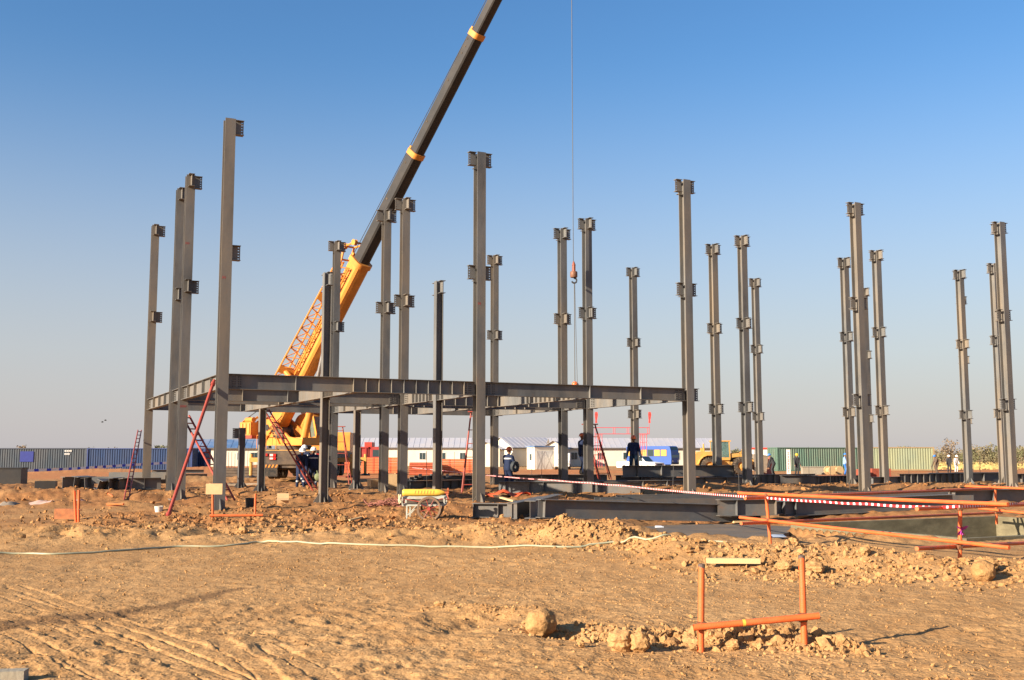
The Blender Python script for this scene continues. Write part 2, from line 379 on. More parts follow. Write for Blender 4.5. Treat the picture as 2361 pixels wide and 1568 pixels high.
def height(x, y, detail=True):
    x = np.asarray(x, float); y = np.asarray(y, float); r = np.hypot(x, y)
    dist = disturbed(x, y)
    z = -.28*sm(60, 120, y)
    z = z + .10*nz(x,y,9,1)*sm(6,14,r) + .05*nz(x,y,3.1,2)
    z = z - .24*np.exp(-((x-6.6)/3.0)**4-((y-25.2)/4.2)**4)*(x>-9)
    bank = np.zeros_like(z)
    for p0, p1, wd, h, lump in BANKS:
        d, _ = segd(x, y, p0, p1); e = d/wd*(1+.45*nz(x,y,wd*.9,5))
        bank = np.maximum(bank, h*np.exp(-e*e*1.1))
    z = z + bank
    for p0, p1, wd, h in HOLES:
        d, _ = segd(x, y, p0, p1); z = z - h*np.exp(-(d/wd)**2)
    zl = z.copy()
    lum = (.20*np.abs(nz(x,y,1.5,22))*1.5*sm(16,22,y)+.13*np.abs(nz(x,y,.75,6))*1.7+.10*np.abs(nz(x,y,.36,7))*1.7+.065*nz(x,y,.19,8)+.045*nz(x,y,.095,9)*sm(34,14,r)+.025*nz(x,y,.05,29)*sm(20,10,r))
    z = z + dist*lum*(.42+.58*sm(13,20,y)) - .09*dist*sm(20,24,y)*(1-sm(34,40,y))
    calm = (1-dist*.8)
    grit = .55+.9*np.clip(nz(x,y,1.3,23)+.35,0,1)
    z = z + calm*grit*(.018*nz(x,y,.55,10)+.019*nz(x,y,.24,11)*sm(44,20,r)+.017*nz(x,y,.115,12)*sm(26,12,r)+.012*nz(x,y,.055,13)*sm(16,9,r))
    # trampled sand lower left: pock marks, tyre tracks
    tr = sm(13.6, 11.0, r)*sm(.4,-.6,x)
    pk = np.clip(nz(x,y,.30,14)*1.0+nz(x,y,.13,15)*.6-.20, 0, 1); z = z - tr*.06*pk
    z = z + tr*.012*nz(x,y,.42,17)+tr*.018*nz(x,y,.2,24)+tr*.014*nz(x,y,.1,25)
    for pts, wd, dp in RUTS:
        pw = [g2(*p) for p in pts]; dm = np.full(x.shape, 9.0)
        for i in range(len(pw)-1):
            near = (np.abs(x-(pw[i][0]+pw[i+1][0])/2) < 2.2) & (np.abs(y-(pw[i][1]+pw[i+1][1])/2) < 2.6)
            if near.any(): d, t = segd(x[near], y[near], pw[i], pw[i+1]); dm[near] = np.minimum(dm[near], d)
        nr_ = dm < .5
        if nr_.any():
            k = dm[nr_]*(1+.10*nz(x[nr_],y[nr_],.4,18)); bm_ = np.exp(-(k/.075)**6)*.7
            z[nr_] = z[nr_]*(1-bm_)+(zl[nr_]-.006+.012*nz(x[nr_],y[nr_],.3,19))*bm_ - .010*np.exp(-((k-.085)/.017)**2)
    # pit and grey screed are cut level
    pm = pitmask(x, y); z = np.where(pm < .35, z*sm(.12,.35,pm)+0.0, z); z = np.where(pm < .10, -1.0, z)
    sd = polyd(x, y, SLABW)+.18*nz(x,y,.5,21); z = z*sm(-.02,.35,sd) + (-.16)*(1-sm(-.02,.35,sd))
    return z
def gz(x, y): return float(height(np.array([x], float), np.array([y], float))[0])
def Gg(x, y, it=4):
    """ground point under a photo position, on the real terrain"""
    z = 0.0
    for _ in range(it): q = G(x, y, z); z = .5*z+.5*gz(q.x, q.y)
    return Vector((q.x, q.y, gz(q.x, q.y)))
def soil_attrs(x, y):
    d = disturbed(x, y)
    red = sm(20.3, 24, y+nz(x,y,2.0,31)*3)*(1-sm(50,75,y))
    soil = np.clip(red*(.4+.8*d)*(.85+.8*nz(x,y,1.1,32)), 0, 1)
    clay = np.clip(sm(60,75,y)*(1-sm(118,150,y))*(.75+1.1*nz(x,y,9,33)), 0, 1)*.85
    damp_shadow = np.zeros_like(x)
    tw = [g2(*p) for p in DARK_BAND]
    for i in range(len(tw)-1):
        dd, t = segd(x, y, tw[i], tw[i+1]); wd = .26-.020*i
        damp_shadow = np.maximum(damp_shadow, .85*np.exp(-(dd/(wd*(1+.8*nz(x,y,.25,34))))**4))
    tw = [g2(*p) for p in POST_SHADOW]
    for i in range(len(tw)-1):
        dd, t = segd(x, y, tw[i], tw[i+1]); damp_shadow = np.maximum(damp_shadow, .55*np.exp(-(dd/(.035*(1+.9*nz(x,y,.3,36))))**2))  # post shadow put into the soil colour as a thin dark line
    sd = polyd(x, y, SLABW); damp_shadow = np.maximum(damp_shadow, .8*(1-sm(0,.7,sd+.5*nz(x,y,.6,35))))
    damp_shadow = np.maximum(damp_shadow, .5*np.clip(nz(x,y,1.7,37)*2.2-.45,0,1)*sm(13,16,y)*(1-sm(60,80,y)))
    return soil, clay, np.clip(damp_shadow,0,1)
def set_attr(me, nm, arr):
    a = me.attributes.new(nm, 'FLOAT', 'POINT'); a.data.foreach_set('value', np.asarray(arr, np.float32))
def np_mesh(name, V, F, mats, smooth=True, mi=None):
    me = bpy.data.meshes.new(name); n = F.shape[1]
    me.vertices.add(len(V)); me.vertices.foreach_set('co', V.astype(np.float32).ravel())
    me.loops.add(F.size); me.loops.foreach_set('vertex_index', F.astype(np.int32).ravel())
    me.polygons.add(len(F)); me.polygons.foreach_set('loop_start', np.arange(0, F.size, n, dtype=np.int32))
    me.polygons.foreach_set('loop_total', np.full(len(F), n, np.int32))
    me.polygons.foreach_set('use_smooth', np.full(len(F), smooth))
    for m in mats: me.materials.append(m)
    me.update(calc_edges=True); me.validate(); return me
def make_ground():
    th = np.concatenate([np.linspace(-150, -31, 36, endpoint=False), np.linspace(-31, 31, 1080, endpoint=False), np.linspace(31, 150, 36, endpoint=False), np.linspace(150, 210, 14)])*math.pi/180
    rr = np.concatenate([np.linspace(.05, 6.0, 16, endpoint=False), 1/np.linspace(1/6.0, 1/150., 560), np.geomspace(160, 9000, 34)])
    T, Q = np.meshgrid(th, rr); X = (Q*np.sin(T)).ravel(); Y = (Q*np.cos(T)).ravel()
    Z = height(X, Y); far = sm(150, 400, np.hypot(X, Y)); Z = Z*(1-far)+(-.3)*far
    nt_, nr = len(th), len(rr)
    i = np.arange(nr-1)[:,None]*nt_; j = np.arange(nt_-1)[None,:]
    F = np.stack([(i+j), (i+j+1), (i+nt_+j+1), (i+nt_+j)], -1).reshape(-1,4)[:, ::-1]
    me = np_mesh('ground', np.stack([X,Y,Z],-1), F, [earth], True)
    s, c, d = soil_attrs(X, Y); set_attr(me,'soil',s); set_attr(me,'clay',c); set_attr(me,'damp_shadow',d)
    o = bpy.data.objects.new('ground', me); COL.objects.link(o); return tag(o, 'sandy orange building ground with tyre tracks and churned soil', None, None, 'structure')
GROUND = make_ground()

# loose clods: jittered icosahedra lying in the churned soil
_ph = (1+5**.5)/2
ICO = np.array([(-1,_ph,0),(1,_ph,0),(-1,-_ph,0),(1,-_ph,0),(0,-1,_ph),(0,1,_ph),(0,-1,-_ph),(0,1,-_ph),(_ph,0,-1),(_ph,0,1),(-_ph,0,-1),(-_ph,0,1)])/math.hypot(1,_ph)
ICF = np.array([(0,11,5),(0,5,1),(0,1,7),(0,7,10),(0,10,11),(1,5,9),(5,11,4),(11,10,2),(10,7,6),(7,1,8),(3,9,4),(3,4,2),(3,2,6),(3,6,8),(3,8,9),(4,9,5),(2,4,11),(6,2,10),(8,6,7),(9,8,1)])
def make_clods():
    xs, ys, ss = [], [], []
    def scat(n, seg, wd, smin, smax, pw=2.2):
        p0, p1 = np.array(seg[0]), np.array(seg[1]); t = RNG.random(n); q = p0+(p1-p0)*t[:,None]+RNG.normal(0, wd, (n,2))
        xs.append(q[:,0]); ys.append(q[:,1]); ss.append(smin*(smax/smin)**(RNG.random(n)**pw))
    scat(3600, ((2.6,15.7),(5.2,15.0)), .60, .010, .12, 3.4)
    scat(3000, ((3.0,14.4),(6.5,13.7)), .65, .008, .10, 3.6)
    scat(2600, ((6.0,14.3),(9.5,14.3)), .60, .008, .12, 3.4)
    scat(2600, ((.6,19.5),(2.4,18.9)), .48, .012, .12, 3.2)
    scat(1500, ((-1.2,20.5),(1.0,20.2)), .6, .012, .09, 3.0)
    scat(1300, ((2.0,18.5),(3.0,17.2)), .4, .010, .09, 3.0)
    scat(700, ((-.75,11.2),(.25,10.7)), .16, .006, .05, 2.8)
    scat(1700, ((.30,10.0),(1.5,9.3)), .20, .006, .075, 2.4)
    scat(560, ((.75,9.6),(2.7,9.08)), .13, .04, .16, 1.8)
    scat(60, ((.45,9.9),(1.0,9.55)), .14, .035, .09, 1.5)
    scat(2200, ((1.0,9.4),(2.75,8.95)), .15, .007, .075, 2.2)
    scat(500, ((2.6,8.95),(3.7,9.05)), .13, .006, .03)
    scat(1600, ((.3,8.4),(3.8,8.0)), .38, .005, .04, 2.6)
    scat(10000, ((-9,27.5),(0,27)), 3.2, .014, .14, 4.0)
    scat(4200, ((-8,22.6),(-1.5,23.0)), 1.0, .012, .13, 3.2)
    scat(1500, ((-10,21),(-7,21.4)), 1.2, .010, .07, 3)
    scat(3000, ((-20,39),(10,42)), 4.5, .03, .20, 3.0)
    scat(2200, ((8,46),(24,50)), 3.0, .03, .20, 3.0)
    scat(15000, ((-5,11.5),(5,11.5)), 2.6, .006, .034, 2.6)
    scat(9000, ((-6,16.5),(6,16.5)), 2.2, .008, .045, 2.6)
    x = np.concatenate(xs); y = np.concatenate(ys); s = np.concatenate(ss)
    k = (pitmask(x,y) > .25) & (polyd(x,y,SLABW) > .02) & (y > 7.4); x, y, s = x[k], y[k], s[k]; n = len(x)
    z = height(x, y)
    OCT = np.array([(1,0,0),(-1,0,0),(0,1,0),(0,-1,0),(0,0,1),(0,0,-1)],float)
    OCF = np.array([(0,2,4),(2,1,4),(1,3,4),(3,0,4),(2,0,5),(1,2,5),(3,1,5),(0,3,5)])
    big = s*1000/np.maximum(8,np.hypot(x,y)) > 3.2
    for sel, B, BF_, nm, lab in ((big, ICO, ICF, 'soil_clods', 'loose broken clods of dug soil on the banks'), (~big, OCT, OCF, 'soil_crumbs', 'small crumbs of dry soil strewn over the ground')):
        xx, yy, zz, ss_ = x[sel], y[sel], z[sel], s[sel]; n = len(xx); k = len(B)
        A = RNG.normal(size=(n,3,3)); Q, _ = np.linalg.qr(A)
        V = B[None]*(1+RNG.uniform(-.42,.34,(n,k,1)))
        V = V*np.stack([RNG.uniform(.8,1.35,n), RNG.uniform(.7,1.15,n), RNG.uniform(.5,.95,n)],-1)[:,None,:]
        V = np.einsum('nij,nkj->nki', Q, V)*(ss_*.5)[:,None,None]
        V[...,0] += xx[:,None]; V[...,1] += yy[:,None]; V[...,2] += (zz+ss_*RNG.uniform(-.08,.2,n))[:,None]
        F = (BF_[None]+(np.arange(n)*k)[:,None,None]).reshape(-1,3)
        me = np_mesh(nm, V.reshape(-1,3), F, [clodm], False)
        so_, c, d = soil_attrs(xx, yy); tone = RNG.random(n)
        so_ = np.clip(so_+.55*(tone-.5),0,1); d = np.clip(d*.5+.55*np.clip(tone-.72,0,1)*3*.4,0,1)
        set_attr(me,'soil',np.repeat(so_,k)); set_attr(me,'clay',np.repeat(c,k)); set_attr(me,'damp_shadow',np.repeat(d,k))
        o = bpy.data.objects.new(nm, me); COL.objects.link(o)
        tag(o, lab, 'soil', None, 'stuff')
make_clods()

def rock(px, py, w, h, label, seed, group=None, name='rock', rough=1.0, cuts=9):
    c = Gg(px, py); rn = np.random.default_rng(seed)
    bm = bmesh.new(); bmesh.ops.create_icosphere(bm, subdivisions=4, radius=1)
    pl = [(rn.normal(size=3), rn.uniform(.62,.95)+(.12 if cuts < 9 else 0)) for _ in range(cuts)]
    A = np.array([v.co[:] for v in bm.verts])
    for d, k in pl:
        d = d/np.linalg.norm(d); e = np.clip(A@d-k, 0, None); A = A-d[None]*e[:,None]*.85
    f = 1+.06*np.sin(7*A[:,0]+seed)*np.cos(6*A[:,1]-seed)+.05*np.sin(13*A[:,2]+2*A[:,0])
    f *= 1+.16*nz(A[:,0]*.5+seed, A[:,1]*.5+A[:,2]*.7, .22, 41)+.09*nz(A[:,0]+A[:,2]*.6, A[:,1]-A[:,2]*.8+seed, .11, 42)+.06*nz(A[:,0]-A[:,2]*.9+3, A[:,1]+A[:,2]*.5+seed, .05, 43)
    f = 1+(f-1)*rough
    A = A*f[:,None]*np.array([w/2, w*.45, h/2])
    for v, q in zip(bm.verts, A): v.co = q
    me = bpy.data.meshes.new(name); bm.to_mesh(me); bm.free(); me.materials.append(clodm)
    n = len(me.vertices); set_attr(me,'soil',np.zeros(n)); set_attr(me,'clay',np.zeros(n)); set_attr(me,'damp_shadow',np.zeros(n))
    me.polygons.foreach_set('use_smooth', [True]*len(me.polygons)); me.set_sharp_from_angle(angle=R(28))
    o = bpy.data.objects.new(name, me); COL.objects.link(o); o.location = (c.x, c.y, c.z+h*.40); o.rotation_euler = (0,0,seed)
    return tag(o, label, 'rock', group)
rock(1248,1466,.31,.27,'large rounded tan rock in the foreground, casting a dark shadow to its right',1,rough=.45,cuts=5)
rock(1432,1500,.26,.20,'split pale clod beside the dark hollow, right of the large rounded rock',2)
rock(1474,1503,.18,.19,'angular upright clod leaning right behind the split pale clod',3)
rock(1350,1478,.11,.09,'fist-sized clod sitting in the shadow of the large rounded rock',4)
rock(1340,1495,.08,.07,'smaller clod just below the fist-sized clod in the shadowed hollow',5)
rock(1014,1397,.13,.07,'lone flat pale stone lying left of the foreground rubble',6)
rock(2268,1338,.32,.28,'large rounded boulder right of the orange post near the right edge',7,rough=.5,cuts=5)
rock(2282,1310,.24,.2,'smaller boulder resting behind the large one near the right edge',8)
rock(1810,1316,.22,.16,'big soil lump on the front of the bank above the right orange post',9)
rock(1880,1322,.26,.18,'broad soil lump with a dark hollow on its right, on the soil bank',10)
rock(1830,1252,.20,.17,'pointed lump of soil on the crest of the bank',11)
rock(1995,1300,.16,.12,'pale broken lump in the middle of the soil bank',12)
rock(2200,1318,.14,.10,'small lump at the foot of the right guard rail post',13)
rock(1600,1500,.09,.07,'clod at the foot of the left post of the foreground pipe frame',14)
rock(1690,1496,.12,.09,'dark-sided clod between the two posts of the foreground pipe frame',15)
rock(790,1204,.26,.17,'block-shaped clod left of the handcart, below the orange crossbar',16)
rock(560,1230,.2,.15,'brown lump on the churned soil below the leftmost front column',17)

# grey screed and concrete pit with water
mb = MB(); n = len(SLABW); cx_ = sum(p[0] for p in SLABW)/n; cy_ = sum(p[1] for p in SLABW)/n
mud_m = mat('wet_grey_screed', (.125, .105, .086), .75, 0, .22, 1.2, .1, 20, (.22,.15,.085), .6, .9, (1,1,1), .15)
ring = [(cx_+(p[0]-cx_)*1.18, cy_+(p[1]-cy_)*1.18) for p in SLABW]
mb.add([(cx_,cy_,-.12)]+[(p[0],p[1],-.12) for p in ring]+[(p[0],p[1],-.4) for p in ring],
       [(0,1+i,1+(i+1)%n) for i in range(n)]+[(1+i,1+n+i,1+n+(i+1)%n,1+(i+1)%n) for i in range(n)])
tag(mb.build('mud_pool', mud_m), 'smooth dark grey slurry pool behind the soil bank', None, None, 'structure')
def uv2(u, v, z): q = PIT0+UD*u-VD*v; return (q[0], q[1], z)
pit = MB(); T_ = .16
for (u0,u1,v0,v1) in ((-T_,PITL+T_,-T_,0),(-T_,PITL+T_,PITW,PITW+T_),(-T_,0,0.003,PITW-.003),(PITL,PITL+T_,0.003,PITW-.003)):
    pit.hexa([uv2(u0,v0,-1.1),uv2(u1,v0,-1.1),uv2(u1,v1,-1.1),uv2(u0,v1,-1.1),uv2(u0,v0,.06),uv2(u1,v0,.06),uv2(u1,v1,.06),uv2(u0,v1,.06)])
PITO = thing('concrete_pit', 'sunken rectangular concrete pit with low grey rim inside the orange guard rail', 'pit', uv2(PITL/2,PITW/2,0))
pit.build('rim_wall', mat('stained_pit_concrete',(.165,.138,.080),.85,0,.25,2.5,.3,30,(.085,.068,.038),.75,1.3,(1,1,2.2)), PITO)
wm = mat('murky_water', (.06, .055, .035), .06, 0, .1, 1, spec=.5)
wt = MB().add([uv2(.001,.001,-.42),uv2(PITL-.001,.001,-.42),uv2(PITL-.001,PITW-.001,-.42),uv2(.001,PITW-.001,-.42)], [(0,1,2,3)])
o = wt.build('pit_water', wm); tag(o, 'murky still water in the concrete pit', None, None, 'structure')
# ------------------------------------------------------------------ steel frame
LEV = (3.88, 7.60, 11.32); BD = .44; BF = .20
VROW = (0.0, 7.018, 9.178, 16.144)
def stub_mesh():
    """bolted beam stub pointing along +x from the column face, top of flange at z = 0"""
    m = MB(); x0, x1 = .151, .405
    m.bx(x0, x1, -BF/2, BF/2, -.016, 0); m.bx(x0, x1, -BF/2, BF/2, -BD, -BD+.016)
    m.bx(x0, .335, -.006, .006, -BD+.0165, -.0165)
    m.bx(.375, x1, -.006, .006, -BD+.0165, -.0165)
    step = (BD-.033)/5
    for k in range(6):
        c = -BD+.0165+step*k; lo = max(-BD+.0165, c-step/2+.011); hi = min(-.0165, c+step/2-.011)
        m.bx(.3355, .3745, -.006, .006, lo, hi)
    return m.mesh('bracket', steel)
STUB = stub_mesh()
FL_ME = {}
def col_meshes(H, b, d, rotw):
    key = (H, b, d, rotw)
    if key in FL_ME: return FL_ME[key]
    tf, tw = .022, .014; f = MB(); w_ = MB()
    if rotw: f.bx(-tf/2, tf/2, -b/2, b/2, 0, H); w_.bx(-d/2+tf+.001, d/2-tf-.001, -tw/2, tw/2, 0, H-.004)
    else: f.bx(-b/2, b/2, -tf/2, tf/2, 0, H); w_.bx(-tw/2, tw/2, -d/2+tf+.001, d/2-tf-.001, 0, H-.004)
    bp = MB().bx(-.36,.36,-.36,.36,.0,.04)
    g1 = MB().add([(.0,-.009,.041),(.19,-.009,.041),(.19,-.009,.12),(.0,-.009,.38),(.0,.009,.041),(.19,.009,.041),(.19,.009,.12),(.0,.009,.38)],
                  [(0,1,2,3),(7,6,5,4),(0,4,5,1),(1,5,6,2),(2,6,7,3),(3,7,4,0)])
    FL_ME[key] = (f.mesh('flange', steel), w_.mesh('web', steel), bp.mesh('base_plate', steel), g1.mesh('base_gusset', steel)); return FL_ME[key]
def column(u, v, H, label, dirs, levels=LEV, b=.30, d=.32, rotw=False, tilt=(0,0), group='steel columns of the frame', name='steel_column', zb=None):
    x, y = grid(u, v); z = gz(x, y) if zb is None else zb; z = min(z, .25)
    t = thing(name, label, 'column', (x, y, z-.05), UANG, group, local=True)
    t.rotation_euler = (tilt[0], tilt[1], UANG)
    H = H-(z-.05); f, w_, bp, g = col_meshes(round(H,3), b, d, rotw)
    of = d/2-.011
    for s in (-1, 1): link_mesh('flange', f, t, (s*of,0,0) if rotw else (0,s*of,0))
    link_mesh('web', w_, t)
    link_mesh('base_plate', bp, t)
    for k in range(4):
        a = k*math.pi/2; e = d/2+.001 if ((k%2==0) == rotw) else b/2+.001
        if not rotw and k%2==0: e = .010
        if rotw and k%2==1: e = .010
        link_mesh('base_gusset', g, t, (e*math.cos(a), e*math.sin(a), 0), a)
    for L in levels:
        for k in dirs:
            o = link_mesh('bracket', STUB, t, (0,0,L-(z-.05)-(.004 if L == levels[-1] and L == H+(z-.05) else 0)), {'u':0,'v':math.pi/2,'-u':math.pi,'-v':-math.pi/2}[k])
    return t
RN = ['front row', 'second row', 'third row', 'back row']
ORD = ['first', 'second', 'third', 'fourth', 'fifth', 'sixth', 'seventh']
for j, v in enumerate(VROW):
    for i in range((5,6,6,7)[j]):
        dirs = ['u'] if i == 0 else ['u','-u']
        if j < 3: dirs.append('v')
        if j > 0: dirs.append('-v')
        if i == 0:
            lab = ['tallest-looking grey steel column at the left corner of the frame, nearest of all','grey steel column of the left end, second back from the front corner, with bolted brackets','grey steel column of the left end standing tight behind the second one','leftmost grey steel column in the picture, far corner of the left end'][j]
        else: lab = 'tall grey steel column with brackets, %s from left in the %s' % (ORD[i], RN[j])
        column(i*8.0, v, LEV[2], lab, dirs)
column(4, 3.5, 7.62, 'dark shaded steel column standing between the crane boom and the leftmost front column', ['v','-v'], (7.60,), .25,.26, True, name='stair_column')
column(8, 3.5, 7.62, 'dark shaded steel column left of the second front column, topped below mid height', ['v','-v'], (7.60,), .25,.26, True, name='stair_column')
column(4, 12.66, 3.43, 'dark short post under the floor beams in front of the crane', [], (), .25,.26, True, name='stair_column')
column(8, 12.66, 3.43, 'dark short post under the floor beams right of the leaning step ladder', [], (), .25,.26, True, name='stair_column')
column(4, 16.6, 2.75, 'short free-standing grey stub post beside the crane counterweight', ['-u'], (2.72,), .25,.26, True, name='stair_column')

SPL = None
def ibeam(root, L, h=BD, b=BF, stiffs=(), m=None, tf=.016, tw=.010, splice=False, bolts=True):
    """I-beam parts in the local frame of root: x along, bottom of flange at z = 0"""
    m = m or steel
    MB().bx(0, L, -b/2, b/2, h-tf, h).build('flange', m, root)
    MB().bx(0, L, -b/2, b/2, 0, tf).build('flange', m, root)
    MB().bx(0, L, -tw/2, tw/2, tf+.0005, h-tf-.0005).build('web', m, root)
    me = None
    for s in stiffs:
        if me is None:
            q = MB()
            for sd in (-1, 1): q.bx(-.006, .006, sd*(tw/2+.001), sd*(b/2-.004), tf+.001, h-tf-.001)
            me = q.mesh('stiffener', m)
        link_mesh('stiffener', me, root, (s,0,0))
    if splice:
        q = MB()
        for sd in (-1, 1):
            q.bx(-.15, .15, sd*(tw/2+.001), sd*(tw/2+.013), tf+.03, h-tf-.03)
            for cx in (-.11,-.05,.05,.11):
                for k in range(5): q.box((cx, sd*(tw/2+.022), tf+.07+k*(h-2*tf-.14)/4), (.026,.018,.026), 1)
        sp = q.mesh('splice_plate', [m, steel_b])
        for s in splice: link_mesh('splice_plate', sp, root, (s,0,0))
def floor_beam(u0, v0, u1, v1, label, stiffs=(), splice=True, end=.407, top=LEV[0]):
    a = np.array(grid(u0, v0)); b = np.array(grid(u1, v1)); d = b-a; L = np.linalg.norm(d); d /= L
    e0, e1 = (end, end) if not isinstance(end, tuple) else end
    p = a+d*e0; L2 = L-e0-e1
    t = thing('floor_beam', label, 'beam', (p[0], p[1], top-BD), math.atan2(d[1], d[0]), 'floor beams of the frame', local=True)
    ibeam(t, L2, stiffs=stiffs, splice=(0.0, L2) if splice else False)
    return t
W1, W2, W3 = VROW[1], VROW[2], VROW[3]
floor_beam(0,0,8,0,'front floor beam from left corner column to second column, right half full of stiffeners', [1.7]+[3.45+.40*k for k in range(10)])
floor_beam(8,0,16,0,'plain front floor beam between second and third front columns', [3.6, 5.6])
floor_beam(0,0,0,W1,'left end floor beam running back from the nearest corner column', [1.0,2.4,3.9,5.2])
floor_beam(0,W1,0,W2,'short left end floor beam between the paired columns', [])
floor_beam(0,W2,0,W3,'left end floor beam reaching the far left corner column', [1.5,3.0,4.6])
floor_beam(8,0,8,W1,'cross beam running back from the second front column', [2.6+.35*k for k in range(9)])
floor_beam(8,W1,8,W2,'short cross beam between paired inner columns behind the second front column', [])
floor_beam(8,W2,8,W3,'far cross beam behind the paired inner columns, left of the second front column', [1.6,3.2,4.8])
floor_beam(16,0,16,W1,'cross beam running back from the third front column', [2.0,3.6])
floor_beam(16,W1,16,W2,'short cross beam between paired columns by the red step ladder', [])
floor_beam(16,W2,16,W3,'far cross beam behind the paired columns by the red step ladder', [2.2,4.0])
for (v, nm) in ((W1,'second row'),(W2,'third row'),(W3,'back row')):
    floor_beam(0,v,8,v,'floor beam along the %s, left bay of the frame' % nm, [3.4] if v != W1 else [1.6,3.2])
    floor_beam(8,v,16,v,'floor beam along the %s, second bay of the frame' % nm, [.8+.45*k for k in range(12)] if v != W3 else [2.4,2.85,3.3,3.75,4.2])
for (u, nm) in ((4,'first'),(12,'second')):
    floor_beam(u,0,u,W1,'secondary floor beam mid way along the %s bay, front span' % nm, [1.2+.35*k for k in range(10)] if u == 12 else [2.5+.18*k for k in range(7)], False, .11)
    floor_beam(u,W1,u,W2,'secondary floor beam mid way along the %s bay, corridor span' % nm, [], False, .11)
    floor_beam(u,W2,u,W3,'secondary floor beam mid way along the %s bay, rear span' % nm, [2.0], False, .11)

# ------------------------------------------------------------------ steel lying on the site
def lying(p0, p1, h, label, b=.22, stiffs=(), z0=None, roll=0.0, m=None, name='steel_beam', group='steel beams lying on the ground', cat='beam', slope=0.0):
    p0 = Vector(p0); p1 = Vector(p1); d = p1-p0; L = Vector((d.x, d.y)).length
    zz = max(gz(p0.x,p0.y), gz(p1.x,p1.y), gz((p0.x+p1.x)/2,(p0.y+p1.y)/2))*.6 if z0 is None else z0
    t = thing(name, label, cat, (p0.x, p0.y, zz+(b/2 if roll else 0)), math.atan2(d.y, d.x), group, rx=roll, local=True, ry=-slope)
    st = [L*s for s in stiffs]
    ibeam(t, L, h, b, st, m or steel_l, .018, .011)
    return t
def gg(x, y): return G(x, y)
_a = P(1240,1194,25.5); _b = P(1752,1204,28.3)
lying(_a, _b, .44, 'long dark I-beam lying in front of the third front column', .24, (.02,.99), _a.z, slope=math.atan2(_b.z-_a.z, (_b.xy-_a.xy).length))
lying(gg(1090,1192), gg(1190,1193), .36, 'dark short I-beam at the foot of the second front column', .24, (.03,.6))
lying(gg(1180,1196), (gg(1180,1196).x+.9, gg(1180,1196).y+4.2, 0), .40, 'I-beam pointing away beside the long dark beam', .26, (.01,))
lying(gg(1222,1197), (gg(1222,1197).x+.9, gg(1222,1197).y+4.6, 0), .44, 'dark ended I-beam pointing away next to the long dark beam', .28, ())
for k,(xa,xb,ya,yb,z0,lab) in enumerate(((1290,1700,1172,1165,.16,'flat lying beam right behind the long dark beam'),(1330,1690,1165,1160,.20,'second flat lying beam behind the long dark beam'),(1380,1720,1160,1152,.24,'third flat lying beam behind the long dark beam'))):
    a = P(xa+40,1160-4*k,29.6+k*.8); b_ = P(xb+10,1150-4*k,31.6+k*.8); lying(a, b_, .36, lab, .30, (), .04+.04*k, math.pi/2)
lying(P(1655,1180,27.6), P(1790,1180,28.0), .42, 'short grey beam end behind the left guard rail post', .24, (.3,.97), .02)
lying(P(1752,1185,28.2), P(1812,1185,28.6), .34, 'small grey beam piece right of the left guard rail post', .22, (.9,), .02)
lying(P(1804,1188,28.5), P(2197,1168,31.3), .40, 'grey I-beam lying behind the orange guard rails', .26, (.0,.06), -.04, slope=.012)
lying(P(1640,1150,31.5), P(2230,1150,34.0), .30, 'long low beam seen through the upper guard rail', .30, (), .02, math.pi/2)
lying(P(2190,1160,33.6), P(2450,1160,36.5), .46, 'deep grey I-beam at the right edge behind the guard rail corner', .26, (.02,.35), .0)
lying(P(1920,1140,37.0), P(2260,1135,39.5), .26, 'thin beam lying on its side below the right pair of columns', .3, (), .02, math.pi/2)
# beams stacked inside the frame
lying(P(1150,1137,42.0), P(1480,1143,41.0), .52, 'sunlit stacked I-beam beside the orange-helmeted man with the bag', .26, (.05,.22,.32,.55,.66,.72,.99), .02)
lying(P(1355,1125,44.2), P(1580,1125,45.4), .46, 'stacked beam under the feet of the red step ladder', .30, (.1,.55,.8), .05)
lying(P(1140,1125,45.8), P(1400,1125,46.8), .42, 'stacked beam behind the sunlit one, where a man stands by the column', .34, (.2,.5), .30)
lying(P(1436,1102,46.6), P(1692,1102,48.8), .50, 'raised grey beam in front of the standing man and the wheel loader', .26, (.12,.33,.99), .60)
lying(P(1500,1125,46.8), P(1745,1125,48.8), .50, 'shaded beam underneath the raised grey beam', .30, (.1,.3,.5,.7,.97), .07)
lying(P(1420,1125,48.4), P(1560,1125,49.2), .55, 'low beam on which the front-facing man stands', .40, (.4,), .10)
lying(P(1615,1122,50.5), P(1752,1122,52.5), .46, 'dark stacked beam left of the fourth front column', .26, (.2,.6), .08)
lying(P(1690,1116,54), P(1880,1116,57), .50, 'stiffened beam lying beyond the fourth column, near the pink cabinet', .26, [.08*k for k in range(1,12)], .06)
lying(P(1800,1116,54.5), P(1884,1116,55.0), .46, 'short blue-grey beam in front of the stiffened beam', .26, (.99,), .06)
lying(P(1876,1118,53), P(1990,1118,55), .46, 'closely stiffened beam left of the fourth front column', .24, [.07*k for k in range(1,14)], .06)
lying(P(2005,1124,50), P(2080,1124,51.5), .50, 'short beam right of the fourth front column with dark gaps', .26, (.05,.5,.9), .03)
lying(P(2075,1112,57), P(2325,1110,61), .52, 'long stiffened beam lying between the fourth and fifth front columns', .28, [.03+.055*k for k in range(12)]+[.75,.99], .03)
lying(P(2140,1090,72), P(2320,1088,75), .45, 'far dark beam lying behind the right pair of columns', .26, (.3,.5,.7,.9), -.1)
lying(P(2335,1108,58), P(2420,1108,60), .50, 'beam end at the right edge beyond the fifth front column', .26, (.2,.6), .03)
lying(P(938,1130,44.0), P(1095,1126,46.5), .44, 'dark beam lying behind the handcart', .30, (.02,.25,.5,.62,.75,.88), .06)
